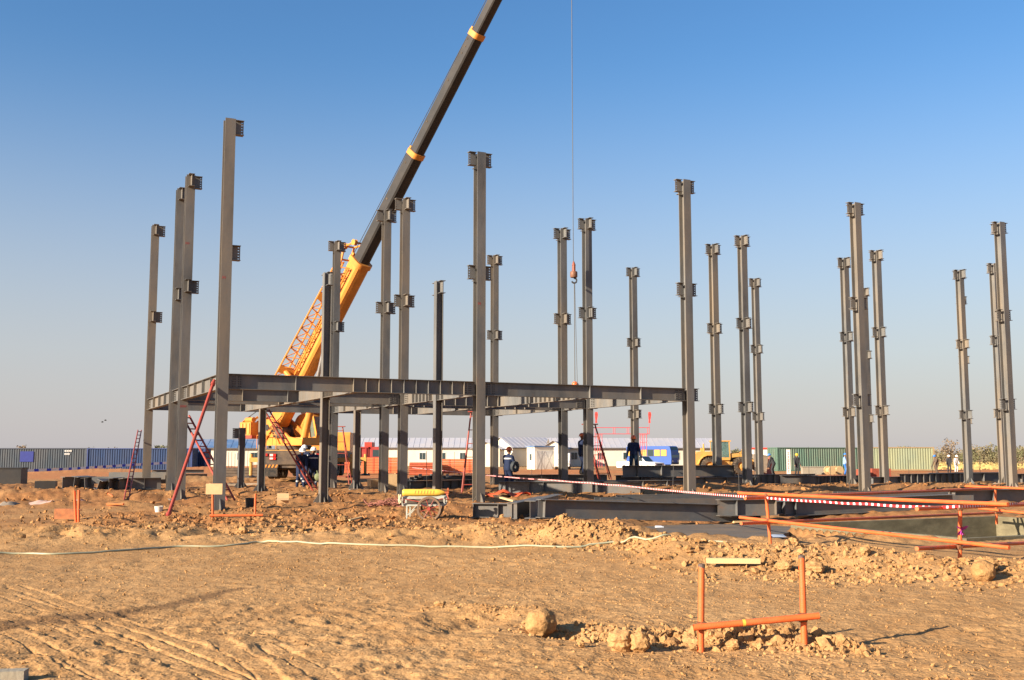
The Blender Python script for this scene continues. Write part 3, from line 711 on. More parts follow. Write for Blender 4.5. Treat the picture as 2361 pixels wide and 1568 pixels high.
lying(P(960,1106,45.2), P(1100,1104,47), .18, 'flat upper beam stacked on the dark beam behind the handcart', .30, (), .50)
# small off-cuts on that stack
rn = random.Random(3)
for k in range(9):
    q = P(948+k*10.5, 1100, 45.0+.12*(k%3)); a = rn.uniform(-.5,.5)+math.pi/2.4
    t = thing('steel_offcut', 'short steel angle off-cut heaped on the beams behind the handcart', 'steel piece', (q.x, q.y-.2, .515+.06*(k%3)), a, 'steel off-cuts heaped behind the handcart', local=True)
    MB().bx(0, rn.uniform(.6,1.0), -.06,.06,0,.012).build('flange', steel_l, t); MB().bx(0,.6,.048,.06,.0125,.13).build('web', steel_l, t)
# left heap of short beam pieces
HEAP = [(143,1127,45.2,1.6,.50,1.05,.0,'dark tapering beam piece at the left end of the steel heap'),(168,1130,44.2,1.3,.52,1.45,.12,'beam stub with open dark end, second in the left steel heap'),(196,1133,43.5,1.4,.44,1.75,-.1,'webbed beam piece, third in the left steel heap'),
 (222,1135,43.2,1.2,.42,1.3,.35,'tilted small beam piece in the middle of the left steel heap'),(250,1134,43.4,1.5,.50,1.6,.0,'dark ended beam piece behind the bent orange pipe'),(276,1132,43.8,1.3,.46,1.4,-.08,'beam piece with a deep dark recess near the slim ladder'),(300,1131,44.2,1.2,.48,.35,.0,'sunlit beam piece at the right end of the left steel heap'),
 (215,1112,46.4,3.4,.28,.10,math.pi/2,'long grey beam lying flat along the back of the left steel heap'),(255,1106,46.0,2.4,.24,.02,math.pi/2,'flat grey beam lying on top of the left steel heap')]
for k,(x,y,Y,L,h,a,ro,lab) in enumerate(HEAP):
    p = P(x,y,Y); zz = gz(p.x,p.y)+(.03 if k < 7 else .25+.14*(k-7)); d = Vector((math.cos(a),math.sin(a),0))*L
    t = lying(p, p+d, h, lab, .30, (.45,) if k < 7 else (.5,), zz, math.pi/2 if k > 6 else 0.0, group='beam pieces in the left steel heap')
    if k < 7: t.rotation_euler.x = ro
# gusseted steel box, concrete block and sheets further left
p = P(106,1126,47); t = thing('steel_trough', 'open dark steel trough lying left of the steel heap', 'trough', (p.x,p.y,gz(p.x,p.y)), .25, local=True)
for (a,b_,nm) in (((-.42,.42,-.3,-.27,.0,.33),None,'side_plate'),((-.42,.42,.27,.3,.0,.33),None,'side_plate'),((-.42,-.39,-.268,.268,0,.33),None,'end_plate'),((.39,.42,-.268,.268,0,.33),None,'end_plate'),((-.388,.388,-.268,.268,0.0,.03),None,'bottom_plate')):
    MB().bx(*a).build(nm, steel_b, t)
p = P(30,1117,54); t = thing('steel_skip', 'dark steel bin with a tan end at the left edge of the picture', 'bin', (p.x,p.y,gz(p.x,p.y)-.03), .12, local=True)
MB().bx(-.95,.52,-.5,.5,0,.86).build('body', steel_b, t); MB().bx(-1.15,-.952,-.48,.48,0,.84).build('end_panel', card, t); MB().bx(-1.0,.56,-.54,.54,.862,.91).build('rim', steel_b, t)
for k,(xa,xb,y,Y) in enumerate(((345,420,1090,78),(400,478,1091,76),(350,470,1086,79))):
    a = P(xa,y,Y); b_ = P(xb,y,Y+1); z = gz(a.x,a.y)
    lying(a,b_,.26,['pale steel beam lying behind the left end columns','pale steel beam lying right of the left end columns','upper pale steel beam stacked behind the left end columns'][k],.3,(),z+.28*(k==2))
# ------------------------------------------------------------------ truck crane
CR = thing('truck_crane', 'yellow truck crane with long black telescopic boom, working behind the frame', 'crane', (-11.2, 57.0, gz(-11.2,57.0)))
zc = gz(-11.2, 57.0)
# carrier, rear end towards the camera
xc, yr = -11.25, 54.3
c = MB(); c.bx(xc-1.36, xc+1.36, yr+.25, yr+12, zc+.95, zc+1.35); c.bx(xc-.55, xc+.55, yr+.1, yr+12, zc+.55, zc+.948)
c.build('chassis', dark, CR)
rb = MB(); rb.bx(xc-1.36, xc+1.36, yr, yr+.248, zc+.72, zc+1.42).build('rear_panel', dark, CR)
for s in (-1, 1):
    l = MB()
    for k,(dx,z0,z1) in enumerate(((.0,1.16,1.30),(.42,1.14,1.28),(.42,.98,1.10))):
        l.bx(xc+s*(1.30-dx)-.16, xc+s*(1.30-dx)+.16, yr-.05, yr-.002, zc+z0-.02, zc+z1-.02, 0 if k else 1)
        l.bx(xc+s*(1.30-dx)-.14, xc+s*(1.30-dx)+.02, yr-.062, yr-.051, zc+z0, zc+z1-.03, 2)
    l.build('tail_light', [mat('red_lens',(.5,.02,.015),.3), mat('red_lens_dull',(.35,.02,.015),.4), white], CR)
    q = MB()
    q.bx(xc+s*.95-.36, xc+s*.95+.36, yr-.02, yr-.003, zc+.56, zc+.72, 0)
    for k in range(4):
        x0 = xc+s*.95-.36+k*.18
        q.prism([(0,0),(.09,0),(.16,.15),(.07,.15)], (x0+.005,yr-.021,zc+.565), (1,0,0),(0,0,1),(0,-.006,0),1)
    q.build('hazard_board', [black, yellow], CR)
    MB().bx(xc+s*.98-.34, xc+s*.98+.34, yr+.0, yr+.03, zc+.12, zc+.556).build('mud_flap', black, CR)
    for k,(yy) in enumerate((1.0, 2.4, 7.2, 9.0)):
        for off in (.82, 1.14):
            if k >= 2 and off < 1: continue
            wmb = MB(); pr = [(.22,-.14),(.50,-.15),(.55,-.10),(.55,.10),(.50,.15),(.22,.14),(.22,-.14)]
            wo_ = wmb.lathe(pr, (xc+s*off, yr+yy, zc+.53), (1,0,0), 20).build('wheel', black, CR, True)
            MB().lathe([(.0,-.05),(.21,-.06),(.23,-.13),(.23,.13),(.21,.06),(0,.05)], (xc+s*off, yr+yy, zc+.53), (1,0,0), 16).build('rim', dark, wo_)
    # outriggers: beam, jack and float
    for yy in (2.9, 8.3):
        og = MB(); og.bx(xc+s*1.362, xc+s*2.75, yr+yy-.13, yr+yy+.13, zc+.82, zc+1.06); og.build('outrigger_beam', yellow2, CR)
        oj = MB(); oj.tube((xc+s*2.68, yr+yy, zc+.10),(xc+s*2.68, yr+yy, zc+1.25), .09, n=10); jo = oj.build('outrigger_jack', yellow2, CR)
        MB().lathe([(.0,0),(.30,0),(.30,.05),(.10,.12),(0,.12)], (xc+s*2.68, yr+yy, zc+.0), (0,0,1), 14).build('float_pad', steel_b, jo)
a = MB(); a.tube((xc-1.2,yr+1.0,zc+.53),(xc+1.2,yr+1.0,zc+.53),.10,n=8); a.ball((xc,yr+1.0,zc+.5),.27); a.build('rear_axle', dark, CR)
dk = MB(); dk.bx(xc-1.30, xc+1.30, yr+.05, yr+11.9, zc+1.352, zc+1.46).build('deck', yellow2, CR)
cb = MB(); cb.prism([(0,.8),(2.2,.8),(2.2,1.9),(1.9,2.55),(.1,2.6),(0,2.4)], (xc-1.2, yr+12.0, zc), (0,1,0),(0,0,1),(2.4,0,0)).build('driver_cab', yellow, CR)
# superstructure frame: a = along boom, b = away, z up
PHI = R(-44); ca, sa = math.cos(PHI), math.sin(PHI)
C0 = Vector((P(640,985,57).x+1.5*ca, 57+1.5*sa, 0))
def S(a_, b_, z): return Vector((C0.x+a_*ca-b_*sa, C0.y+a_*sa+b_*ca, z))
def sbox(mb, a0,a1,b0,b1,z0,z1,m=0):
    return mb.hexa([S(a0,b0,z0),S(a1,b0,z0),S(a1,b1,z0),S(a0,b1,z0),S(a0,b0,z1),S(a1,b0,z1),S(a1,b1,z1),S(a0,b1,z1)],m)
AA = Vector((ca,sa,0)); BB = Vector((-sa,ca,0)); ZZ = Vector((0,0,1))
MB().lathe([(0,0),(.95,0),(.95,.22),(0,.22)], (C0.x,C0.y,zc+1.461), (0,0,1), 24).build('turntable', dark, CR, True)
ZT = zc+1.69
pivot = P(640,985,57); pz = pivot.z
for s in (-1, 1):
    sp = MB(); b0 = s*.62-.05
    sp.prism([(-1.95,0),(1.7,0),(1.75,.28),(.55,.45),(-.75,pz-ZT+.22),(-1.15,pz-ZT+.42),(-1.85,pz-ZT+.38),(-2.05,pz-ZT-.2)], S(0,b0,ZT), AA, ZZ, BB*.10)
    so2 = sp.build('side_plate', yellow, CR)
    hb = MB()
    for (ha,hz,hr) in ((-1.45,.95,.17),(-.75,.55,.12),(.1,.25,.10)):
        hb.lathe([(0,0),(hr,0),(hr,.03),(0,.03)], S(ha, b0-.034 if s<0 else b0+.104, ZT+hz), BB, 14)
    hb.build('boss', steel_b, so2, True)
    rbm = MB()
    rbm.bar(S(-1.7,b0-.045,ZT+.1), S(-.9,b0-.045,ZT+pz-ZT-.1), .05,.12, up=BB); rbm.bar(S(-.2,b0-.045,ZT+.1), S(-.9,b0-.045,ZT+1.0), .05,.12, up=BB)
    rbm.build('rib', yellow, so2)
bd_ = MB(); sbox(bd_, -1.8,1.6,-.55,.55,ZT+.02,ZT+.4); bd_.build('slewing_frame', yellow2, CR)
wn = MB()
for k in range(2):
    wn.lathe([(.0,-.45),(.36,-.45),(.36,-.40),(.24,-.40),(.24,.40),(.36,.40),(.36,.45),(0,.45)], S(-1.0-.75*k,0,ZT+.75), BB, 18)
wn.build('winch_drum', dark, CR, True)
cw = MB(); sbox(cw, -3.35,-2.3,-1.15,1.15,ZT+.55,ZT+1.25)
cwo = cw.build('counterweight', yellow, CR)
q = MB()
for k in range(6): sbox(q, -3.375,-3.352, -1.05+k*.36,-.85+k*.36, ZT+.62, ZT+1.18)
for k in range(3): sbox(q, -3.2+.33*k,-3.05+.33*k,-1.19,-1.152,ZT+.62,ZT+1.18)
q.build('rib', yellow2, cwo)
q = MB(); sbox(q,-3.45,-2.1,-1.2,1.2,ZT+.38,ZT+.548); q.build('counterweight_tray', redp, CR)
q = MB()
for k in range(5):
    q.bar(S(-3.3+.22*k,-1.0+.3*k,ZT+1.251), S(-3.2+.25*k,-.6+.3*k,ZT+1.55), .12,.12)
q.tube(S(-3.1,-.9,ZT+1.38), S(-2.4,-.9,ZT+1.38), .14); q.tube(S(-3.0,.0,ZT+1.40), S(-2.4,.0,ZT+1.40), .16)
q.build('hydraulic_block', yellow, CR)
q = MB(); sbox(q,-4.15,-3.452,-1.0,-.9,ZT+.5,ZT+.75); o_ = q.build('hazard_board', black, CR)
q = MB()
for k in range(2): q.prism([(0,0),(.14,0),(.26,.23),(.12,.23)], S(-4.1+.32*k,-1.002,ZT+.51), AA,ZZ,BB*-.006)
q.build('stripe', yellow, o_)
# operator cab on the far side of the boom, rounded at the back
KB = .72
prof = [(-1.05,0),(1.0,0),(1.06,.5),(.72,1.52),(.55,1.66)]+[(-.30+.75*math.cos(t),.92+.74*math.sin(t)) for t in np.linspace(math.pi/2,math.pi*1.02,7)]
kbo = MB().prism(prof, S(0,KB,ZT+.02), AA, ZZ, BB*.85).build('operator_cab', yellow, CR)
MB().prism([(-.10,.35),(.92,.45),(.62,1.45),(.30,1.5),(.0,1.2)], S(0,KB-.022,ZT+.02), AA, ZZ, BB*.02).build('side_window', glass_g, kbo)
q = MB(); ap = [(-.16,.2),(-.16,.8),(-.02,1.25),(.26,1.52),(.5,1.55)]
for k in range(4): q.bar(S(ap[k][0],KB-.04,ZT+.02+ap[k][1]), S(ap[k+1][0],KB-.04,ZT+.02+ap[k+1][1]), .06,.14, up=BB)
q.bar(S(.60,KB-.04,ZT+.1), S(.34,KB-.04,ZT+1.5), .06,.12, up=BB); q.build('door_frame', yellow, kbo)
MB().add([S(1.068,KB+.06,ZT+.54),S(1.068,KB+.79,ZT+.54),S(.745,KB+.79,ZT+1.5),S(.745,KB+.06,ZT+1.5)],[(0,1,2,3)]).build('windscreen', glass_g, kbo)
kr = MB(); sbox(kr,-.35,.72,KB-.05,KB+.9,ZT+1.685,ZT+1.75); kr.build('cab_roof', mat('pinkish_roof',(.5,.3,.22),.6), kbo)
# boom
tip = P(1316,-340,57+ (P(1316,0,50).x-pivot.x)*math.tan(PHI)*.95)
bdv = (tip-pivot).normalized(); BL = (tip-pivot).length
bside = Vector((bdv.y,-bdv.x,0)).normalized()             # towards the camera side
if bside.y > 0: bside = -bside
bup = bside.cross(bdv).normalized()
if bup.z < 0: bup = -bup
def boomt(y):
    lo, hi = 0.0, BL
    for _ in range(40):
        t = (lo+hi)/2; q = pivot+bdv*t-Vector((0,0,EYE)); d = q.y*_c+q.z*_s; yy = CY-FPX*(q.z*_c-q.y*_s)/d
        if yy > y: lo = t
        else: hi = t
    return t
def bsec(w_, h):
    """U profile: flat top, rounded belly"""
    pts = [(-w_/2,h/2),(w_/2,h/2),(w_/2,-h*.30),(w_*.40,-h*.43),(w_*.22,-h*.5),(-w_*.22,-h*.5),(-w_*.40,-h*.43),(-w_/2,-h*.30)]
    return pts
def boomseg(name, t0, t1, w_, h, m, parent=CR):
    return MB().prism(bsec(w_,h), pivot+bdv*t0, bside, bup, bdv*(t1-t0)).build(name, m, parent)
tY, t1, t2 = boomt(607), boomt(357), boomt(82)
boomseg('boom_base_section', -.75, tY, .80, .86, yellow)
b1 = boomseg('boom_section', tY+.001, t1, .64, .62, boomblk)
b2 = boomseg('boom_section', t1+.001, t2, .56, .54, boomblk)
b3 = boomseg('boom_section', t2+.001, BL, .48, .45, boomblk)
for t, w_, h in ((t1,.71,.69),(t2,.63,.61),(tY,.92,.98)):
    cl = MB().prism(bsec(w_,h), pivot+bdv*(t-.13), bside, bup, bdv*.26).build('boom_collar', yellow, CR, True)
    lg = MB()
    for s in (-1,1): 
        e = pivot+bdv*(t-.1)+bup*(h/2+.002)+bside*(s*w_*.3); lg.bar(e, e+bdv*.34, .12, .10, up=bup)
    lg.build('pad_lug', yellow, cl)
dots = MB()
for y in (97,112,128,285,463,190,380): 
    t = boomt(y); dots.lathe([(0,0),(.055,0),(.055,.012),(0,.012)], pivot+bdv*t+bside*(.242 if t > t2 else .282 if t > t1 else .322)+bup*(.10 if y != 97 else .2), bside, 10)
dots.build('boom_pin_hole', black, b2)
# guide rails on yellow base section
gr = MB()
for s in (-.22,.22): gr.bar(pivot+bdv*1.5+bup*.46+bside*s, pivot+bdv*(tY-.3)+bup*.48+bside*s, .08,.09, up=bup)
for k in range(6): gr.bar(pivot+bdv*(2+k*1.35)+bup*.2+bside*.412, pivot+bdv*(2.8+k*1.35)+bup*.32+bside*.412,.05,.10,up=bside)
gr.build('guide_rail', yellow, CR)
# boom head gear at the top of the yellow section: triangulated tube frame and rollers
hg = MB()
e0 = pivot+bdv*(tY-.2)
pts = {k: e0+bdv*a+bup*b+bside*s for k,(a,b,s) in {'a':(-1.5,.6,.35),'b':(-1.5,.6,-.35),'c':(.3,1.35,.30),'d':(.3,1.35,-.3),'e':(-.4,1.2,.3),'f':(-.4,1.2,-.3),'g':(.9,.75,.35),'h':(.9,.75,-.35),'i':(-1.2,1.15,.3),'j':(-1.2,1.15,-.3)}.items()}
for u_ in ('ac','bd','ce','df','ei','fj','ia','jb','cg','dh','ae','bf','cd','ef','gh','ij'): hg.tube(pts[u_[0]], pts[u_[1]], .05, n=6)
for k in (pts['c'],pts['g'],pts['i']): hg.lathe([(0,-.09),(.16,-.09),(.12,0),(.16,.09),(0,.09)], k, bside, 10)
hg.build('roller_frame', yellow, CR)
# stowed lattice jib along the upper side
jb = MB()
def J(t, u_, s): return pivot+bdv*t+bside*u_+bup*(s+.25)
j0, j1 = 2.0, tY-.4
ch = [((.58,.40),(.54,.34)),((.58,-.22),(.54,-.22)),((1.30,.30),(1.05,.25))]
def jp(c_, f): a_, b_ = ch[c_]; return J(j0+(j1-j0)*f, a_[0]+(b_[0]-a_[0])*f, a_[1]+(b_[1]-a_[1])*f)
for c_ in range(3): jb.tube(jp(c_,0), jp(c_,1), .048, n=6)
NB = 13
for k in range(NB):
    f0, f1, fm = k/NB, (k+1)/NB, (k+.5)/NB
    for c_ in (0,1): jb.tube(jp(c_,f0), jp(2,fm), .026, n=5); jb.tube(jp(2,fm), jp(c_,f1), .026, n=5)
    jb.tube(jp(0,f0), jp(1,f0), .026, n=5)
jb.build('lattice_jib', yellow, CR)
for f in (.18,.75): MB().bar(jp(1,f)-bside*.3, jp(2,f)+bside*.02, .4, .14, up=bup).build('jib_bracket', yellow, CR)
MB().tube(J(j0+1.4,.9,.4), J(j0+1.4,.9,-.4), .14, n=10).build('jib_pin', yellow, CR)
# lift cylinder
la = S(.95,0,ZT+.38); lt = boomt(790); lb = pivot+bdv*lt-bup*.43; lv = (lb-la).normalized(); ll = (lb-la).length
MB().tube(la, la+lv*ll*.60, .19, n=14).build('lift_cylinder', yellow, CR, True)
MB().tube(la+lv*ll*.601, lb, .11, n=12).build('cylinder_rod', mat('chrome_rod',(.5,.5,.5),.25,.8), CR, True)
q = MB(); q.prism([(-.3,0),(.3,0),(.1,-.4),(-.1,-.4)], lb-bdv*.0+bup*.06-bside*.1, bdv, bup, bside*.2); q.build('cylinder_lug', yellow, CR)
# hydraulic hoses, handrail and service boxes on the superstructure
q = MB(); rn = random.Random(12)
for k in range(7):
    a0_ = S(-.6+.12*k,-.70,ZT+.35+.1*(k%3)); a1_ = S(-1.2+.1*k,-.74,ZT+.9+.05*k); a2_ = pivot+bdv*(.2+.15*k)+bside*.43-bup*(.1+.05*k)
    q.path([a0_, (a0_+a1_)/2+Vector((rn.uniform(-.1,.1),-.06,rn.uniform(-.1,.15))), a1_, a2_], .022, 5)
q.build('hydraulic_hose', black, CR, True)
q = MB(); sbox(q,-.55,.15,-.80,-.672,ZT+.42,ZT+.85); q.build('valve_box', dark, CR)
q = MB()
for a_ in (-1.9,-1.0,-.1): q.tube(S(a_,-1.0,ZT-.2), S(a_,-1.0,ZT+.55), .018, n=6)
q.tube(S(-1.9,-1.0,ZT+.55), S(-.1,-1.0,ZT+.55), .018, n=6); q.build('handrail', yellow, CR)
q = MB(); sbox(q,-1.95,.1,-1.05,-.70,ZT-.24,ZT-.18); q.build('step_plate', steel_b, CR)
# rope over the boom and hook line
MB().path([S(-1.75,0,ZT+1.0), pivot+bdv*1.0+bup*1.0, pivot+bdv*(BL*.98)+bup*.45], .018, 6).build('hoist_rope', steel_b, CR)
MB().path([S(-3.0,-.9,ZT+1.5), pivot+bdv*1.2+bup*.9+bside*.3], .02, 6).build('hoist_rope', steel_b, CR)
hd_ = MB(); hd_.lathe([(0,-.1),(.42,-.1),(.36,0),(.42,.1),(0,.1)], tip, bside, 18).build('boom_tip_sheave', yellow, CR)
HY = tip.y
hk = P(1323,622,HY)
HK = thing('hook_block', 'orange hook block hanging on the crane rope above the frame', 'hook', (hk.x,hk.y,hk.z))
MB().path([tip, P(1322,606,HY)], .016, 6).build('hoist_rope', steel_b, HK)
q = MB(); t0 = P(1322.5,603,HY); q.tube(t0, P(1323,612,HY), .03, .08, 10); q.tube(P(1323,612,HY), P(1323,627,HY), .07, n=8)
q.build('swivel', mat('hook_orange',(.22,.06,.03),.5,0,.2,8), HK)
q = MB(); q.lathe([(0,0),(.13,0),(.15,.03),(.15,.22),(.13,.25),(0,.25)], P(1323,640,HY), (0,0,1), 16); q.build('headache_weight', mat('hook_orange_dull',(.20,.085,.045),.55,0,.25,8,0,40,(.1,.06,.04),.5,6), HK, True)
hc = P(1324,647,HY)
MB().path([hc+Vector((math.sin(t)*.10, 0, math.cos(t)*.10)) for t in np.linspace(-.2,4.4,14)], .035, 8).build('hook', steel_b, HK, True)
q = MB(); q.path([hc+Vector((0,0,-.10)), P(1325.5,885,HY-.3)], .018, 6); q.path([hc+Vector((.02,0,-.10)), P(1331,885,HY-.3)], .012, 6); q.build('sling', steel_b, HK)

# ------------------------------------------------------------------ people
def capsule(mb, p0, r0, p1, r1, n=10):
    p0 = Vector(p0); p1 = Vector(p1); d = (p1-p0); L = d.length; d = d/L if L > 1e-6 else Vector((0,0,1))
    prof = [(r0*math.cos(t), -r0*math.sin(-t) if False else r0*math.sin(t)) for t in np.linspace(-math.pi/2*.999, 0, 4)]
    prof += [(r1*math.cos(t), L+r1*math.sin(t)) for t in np.linspace(0, math.pi/2*.999, 4)]
    k0 = len(mb.f); mb.lathe(prof, p0, d, n); k = len(mb.v)
    mb.f.append(tuple(range(k-n, k))); mb.m.append(0); mb.f.append(tuple(reversed(range(k-len(prof)*n, k-len(prof)*n+n)))); mb.m.append(0)
def remeshed(mb, name, m, parent, vox):
    o = bpy.data.objects.new('tmp', mb.mesh('tmp', m)); COL.objects.link(o)
    r_ = o.modifiers.new('r', 'REMESH'); r_.mode = 'VOXEL'; r_.voxel_size = vox; r_.use_smooth_shade = True
    s_ = o.modifiers.new('s', 'SMOOTH'); s_.iterations = 3; s_.factor = .5
    dg = bpy.context.evaluated_depsgraph_get(); me = bpy.data.meshes.new_from_object(o.evaluated_get(dg))
    me.name = name; bpy.data.objects.remove(o)
    me.materials.clear()
    for x in (m if isinstance(m,(list,tuple)) else [m]): me.materials.append(x)
    ob = bpy.data.objects.new(name, me); COL.objects.link(ob); ob.parent = parent; return ob
def person(loc, head_dir, label, helm, suit=navy, pants=None, hands=None, feet=None, bend=0.0, crouch=0.0, H=1.76, vox=.013, look=0.0, bag=None, stripes=True, group='workers on the site'):
    """local frame: faces +y, x to the person's right"""
    k = H/1.76
    t = thing('person', label, 'person', loc, head_dir, group, local=True)
    hip = Vector((0, -.12*math.sin(bend), .92-crouch))
    def up(x, y, z):                      # torso point, bent forward at the hip
        q = Vector((0, y, z)); cb_, sb_ = math.cos(bend), math.sin(bend)
        return hip+Vector((x, y*cb_+z*sb_, z*cb_-y*sb_))
    ft = feet or [(-.11,.02),(.11,-.02)]
    hd_ = hands or [(-.27,.06,.80),(.27,.06,.80)]
    body = MB(); suit_b = MB(); bootl = [MB(), MB()]
    tor = [((0,0,.0),.135),((0,.0,.18),.125),((0,-.01,.36),.14)]
    for mb_, g in ((body,0.0),(suit_b,.022)):
        capsule(mb_, up(-.06,0,.0), .115+g, up(-.055,0,.2), .105+g); capsule(mb_, up(.06,0,.0), .115+g, up(.055,0,.2), .105+g)
        capsule(mb_, up(-.055,0,.2), .105+g, up(-.085,-.01,.42), .105+g); capsule(mb_, up(.055,0,.2), .105+g, up(.085,-.01,.42), .105+g)
        capsule(mb_, up(-.15,-.01,.47), .066+g, up(.15,-.01,.47), .066+g)
    capsule(body, up(0,-.01,.47), .058, up(0,.015,.60), .054)
    hc_ = up(0,.025,.695)
    capsule(body, up(0,.03,.64), .070, up(0,.02,.73), .088); capsule(body, up(0,.055,.62), .045, up(0,.075,.66), .045)
    capsule(body, up(0,.105,.675), .014, up(0,.12,.66), .018)
    for s in (-1,1): capsule(body, up(s*.088,.01,.67), .016, up(s*.09,.0,.70), .018)
    capsule(suit_b, up(0,-.02,.49), .075, up(0,-.005,.54), .066)
    for i, s in enumerate((-1,1)):
        sh = up(s*.19,-.01,.46); hn = Vector(hd_[i]); mid = (sh+hn)/2; dv = hn-sh
        slack = math.sqrt(max(0, (.56/2)**2-(dv.length/2)**2)); el = mid+Vector((s*.55,-.75,-.15)).normalized()*slack
        fa = (hn-el).normalized(); wr = hn
        capsule(body, sh,.052, el,.042); capsule(body, el,.042, wr,.030)
        capsule(suit_b, sh,.078, el,.064); capsule(suit_b, el,.064, wr-fa*.03,.052)
        ax = fa.cross(Vector((0,1,0)) if abs(fa.y) < .8 else Vector((1,0,0))).normalized(); ay = fa.cross(ax)
        pm_ = wr+fa*.075
        capsule(body, wr,.026, pm_,.030); capsule(body, wr+fa*.04+ay*.02,.022, pm_+ay*.025,.02); capsule(body, wr+fa*.04-ay*.02,.022, pm_-ay*.025,.02)
        for f_, L_ in ((-1.5,.062),(-.5,.078),(.5,.072),(1.5,.052)):
            b0 = pm_+ay*(f_*.019); b1_ = b0+fa*L_*.55; b2_ = b1_+(fa*.6+ax*.5*s).normalized()*L_*.5
            capsule(body, b0,.011, b1_,.0105, 6); capsule(body, b1_,.0105, b2_,.009, 6)
        th0 = wr+fa*.03+ay*.03; th1 = th0+(fa*.6+ay*.8).normalized()*.05; capsule(body, th0,.014, th1,.012, 6); capsule(body, th1,.012, th1+fa*.03,.010, 6)
        hp = hip+Vector((s*.085,0,-.02)); fo = Vector((ft[i][0], ft[i][1], .09+(ft[i][2] if len(ft[i]) > 2 else 0))); dv = fo-hp
        slack = math.sqrt(max(0,(.84/2)**2-(dv.length/2)**2)); kn = (hp+fo)/2+Vector((s*.12,1,0)).normalized()*slack
        capsule(body, hp,.080, kn,.056); capsule(body, kn,.056, fo,.038)
        capsule(suit_b, hp,.108, kn,.080); capsule(suit_b, kn,.080, fo+(kn-fo).normalized()*.03,.066)
        boots = bootl[i]; capsule(boots, fo+Vector((0,-.03,.06)),.058, fo+Vector((0,-.04,-.03)),.05); capsule(boots, fo+Vector((0,-.03,-.045)),.045, fo+Vector((s*.02,.15,-.055)),.042)
    bo = remeshed(body, 'body', skin, t, vox*.85)
    so_ = remeshed(suit_b, 'coverall', [suit, strip, pants or suit], t, vox)
    if stripes or pants:
        me = so_.data
        for p_ in me.polygons:
            c_ = p_.center
            if pants and c_.z < hip.z-.02: p_.material_index = 2
            if stripes and bend < .3 and abs(c_.x) < .2 and (abs(c_.z-(hip.z+.40)) < .022): p_.material_index = 1
            if stripes and (abs(c_.z-.30) < .028): p_.material_index = 1
    for bm_ in bootl: remeshed(bm_, 'boot', boot, t, vox)
    # hard hat: dome, rim and peak on the head
    hh = MB(); cq, sq_ = math.cos(bend*.75), math.sin(bend*.75)
    o3 = up(0,.02,.735); ax3 = Vector((0,sq_,cq)); fw = Vector((0,cq,-sq_))
    hh.lathe([(.150,-.012),(.150,.0),(.128,.006),(.125,.05),(.108,.095),(.07,.128),(.02,.14),(.0,.14)], o3, ax3, 18)
    hh.prism([(-.10,.08),(.10,.08),(.085,.17),(.045,.195),(-.045,.195),(-.085,.17)], o3-ax3*.014, Vector((1,0,0)), fw, ax3*.014)
    hh.bar(o3+fw*-.11+ax3*.06, o3+ax3*.146, .03,.012, up=ax3); hh.bar(o3+fw*.11+ax3*.06, o3+ax3*.146, .03,.012, up=ax3)
    hh.build('hard_hat', helm, t, True)
    if k != 1: t.scale = (k,k,k)
    return t
def groundpt(x, Y, z=None):
    q = P(x, 1047, Y); return (q.x, q.y, gz(q.x,q.y)-.01 if z is None else z)
person(groundpt(694,46.2), R(205), 'worker in navy coverall and white helmet stooping over, left of the pair by the crane', helm_w, hands=[(-.16,.42,.62),(.16,.42,.62)], bend=.35, feet=[(-.14,.05),(.14,-.03)])
person(groundpt(704,47.6,.22), R(160), 'navy-clad worker with white helmet half hidden behind the stooping one', helm_w, hands=[(-.15,.35,.95),(.15,.35,.95)], bend=.12)
person(groundpt(723,46.4), R(15), 'upright navy coverall worker with white helmet, back turned, holding a round bag', helm_w, hands=[(-.22,.15,.90),(.28,.05,.74)], stripes=True)
person(groundpt(1171,42.6), R(-40), 'orange-helmeted worker in navy coverall walking right beside the sunlit stacked beam', helm_o, hands=[(-.12,.28,.95),(.22,.30,.93)], bend=.10, feet=[(-.09,-.10),(.10,.14)])
MAN2 = person(groundpt(1341,46.6,.72), R(-70), 'orange-helmeted worker standing on beams, half hidden by the column with the ladder', helm_o, hands=[(-.20,.22,.92),(.2,.24,.92)], stripes=False)
MAN3 = person(groundpt(1461,48.8,.66), R(172), 'orange-helmeted worker in dark jacket facing the camera behind the raised beam', helm_o, hands=[(-.33,.06,.78),(.33,.06,.78)], feet=[(-.15,.02),(.15,0)], stripes=False, pants=mat('dark_teal_trousers',(.012,.03,.055),.85,0,.2,9))
q_ = grid(16, 7.75)
person((q_[0],q_[1],LEV[0]-BD+.02), UANG+R(130), 'crouching worker on the floor beam behind the column above the red step ladder', helm_o, hands=[(-.25,.30,.30),(.2,.32,.34)], feet=[(-.10,.05),(.10,.0)], crouch=.42, bend=.85, stripes=False)
# far workers
grey_c = mat('dark_grey_cloth',(.03,.03,.033),.9); lblue = mat('pale_blue_cloth',(.22,.34,.62),.85); wcl = mat('white_cloth',(.55,.53,.5),.9); dbl = mat('bright_blue_cloth',(.03,.13,.42),.85)
FAR = [(1782,84,R(60),'dark-clothed worker bending by the pink cabinet beside the green container',helm_b,grey_c,None,.45),
 (1836,88,R(190),'small far worker with yellow helmet in front of the green container',helm_y,grey_c,None,0.1),
 (1947,86,R(250),'worker in pale blue clothes and blue helmet by the cable drums',helm_b,lblue,dbl,0.05),
 (2159,100,R(100),'far worker with a blue helmet at the corner of the pale container',helm_b,mat('brown_cloth',(.10,.07,.05),.9),None,.3),
 (2187,108,R(170),'far worker with a white helmet in dark clothes, right of the pale container',helm_w,grey_c,None,0.1),
 (2203,108,R(200),'far worker dressed in white beside the one in dark clothes',helm_w,wcl,None,.2)]
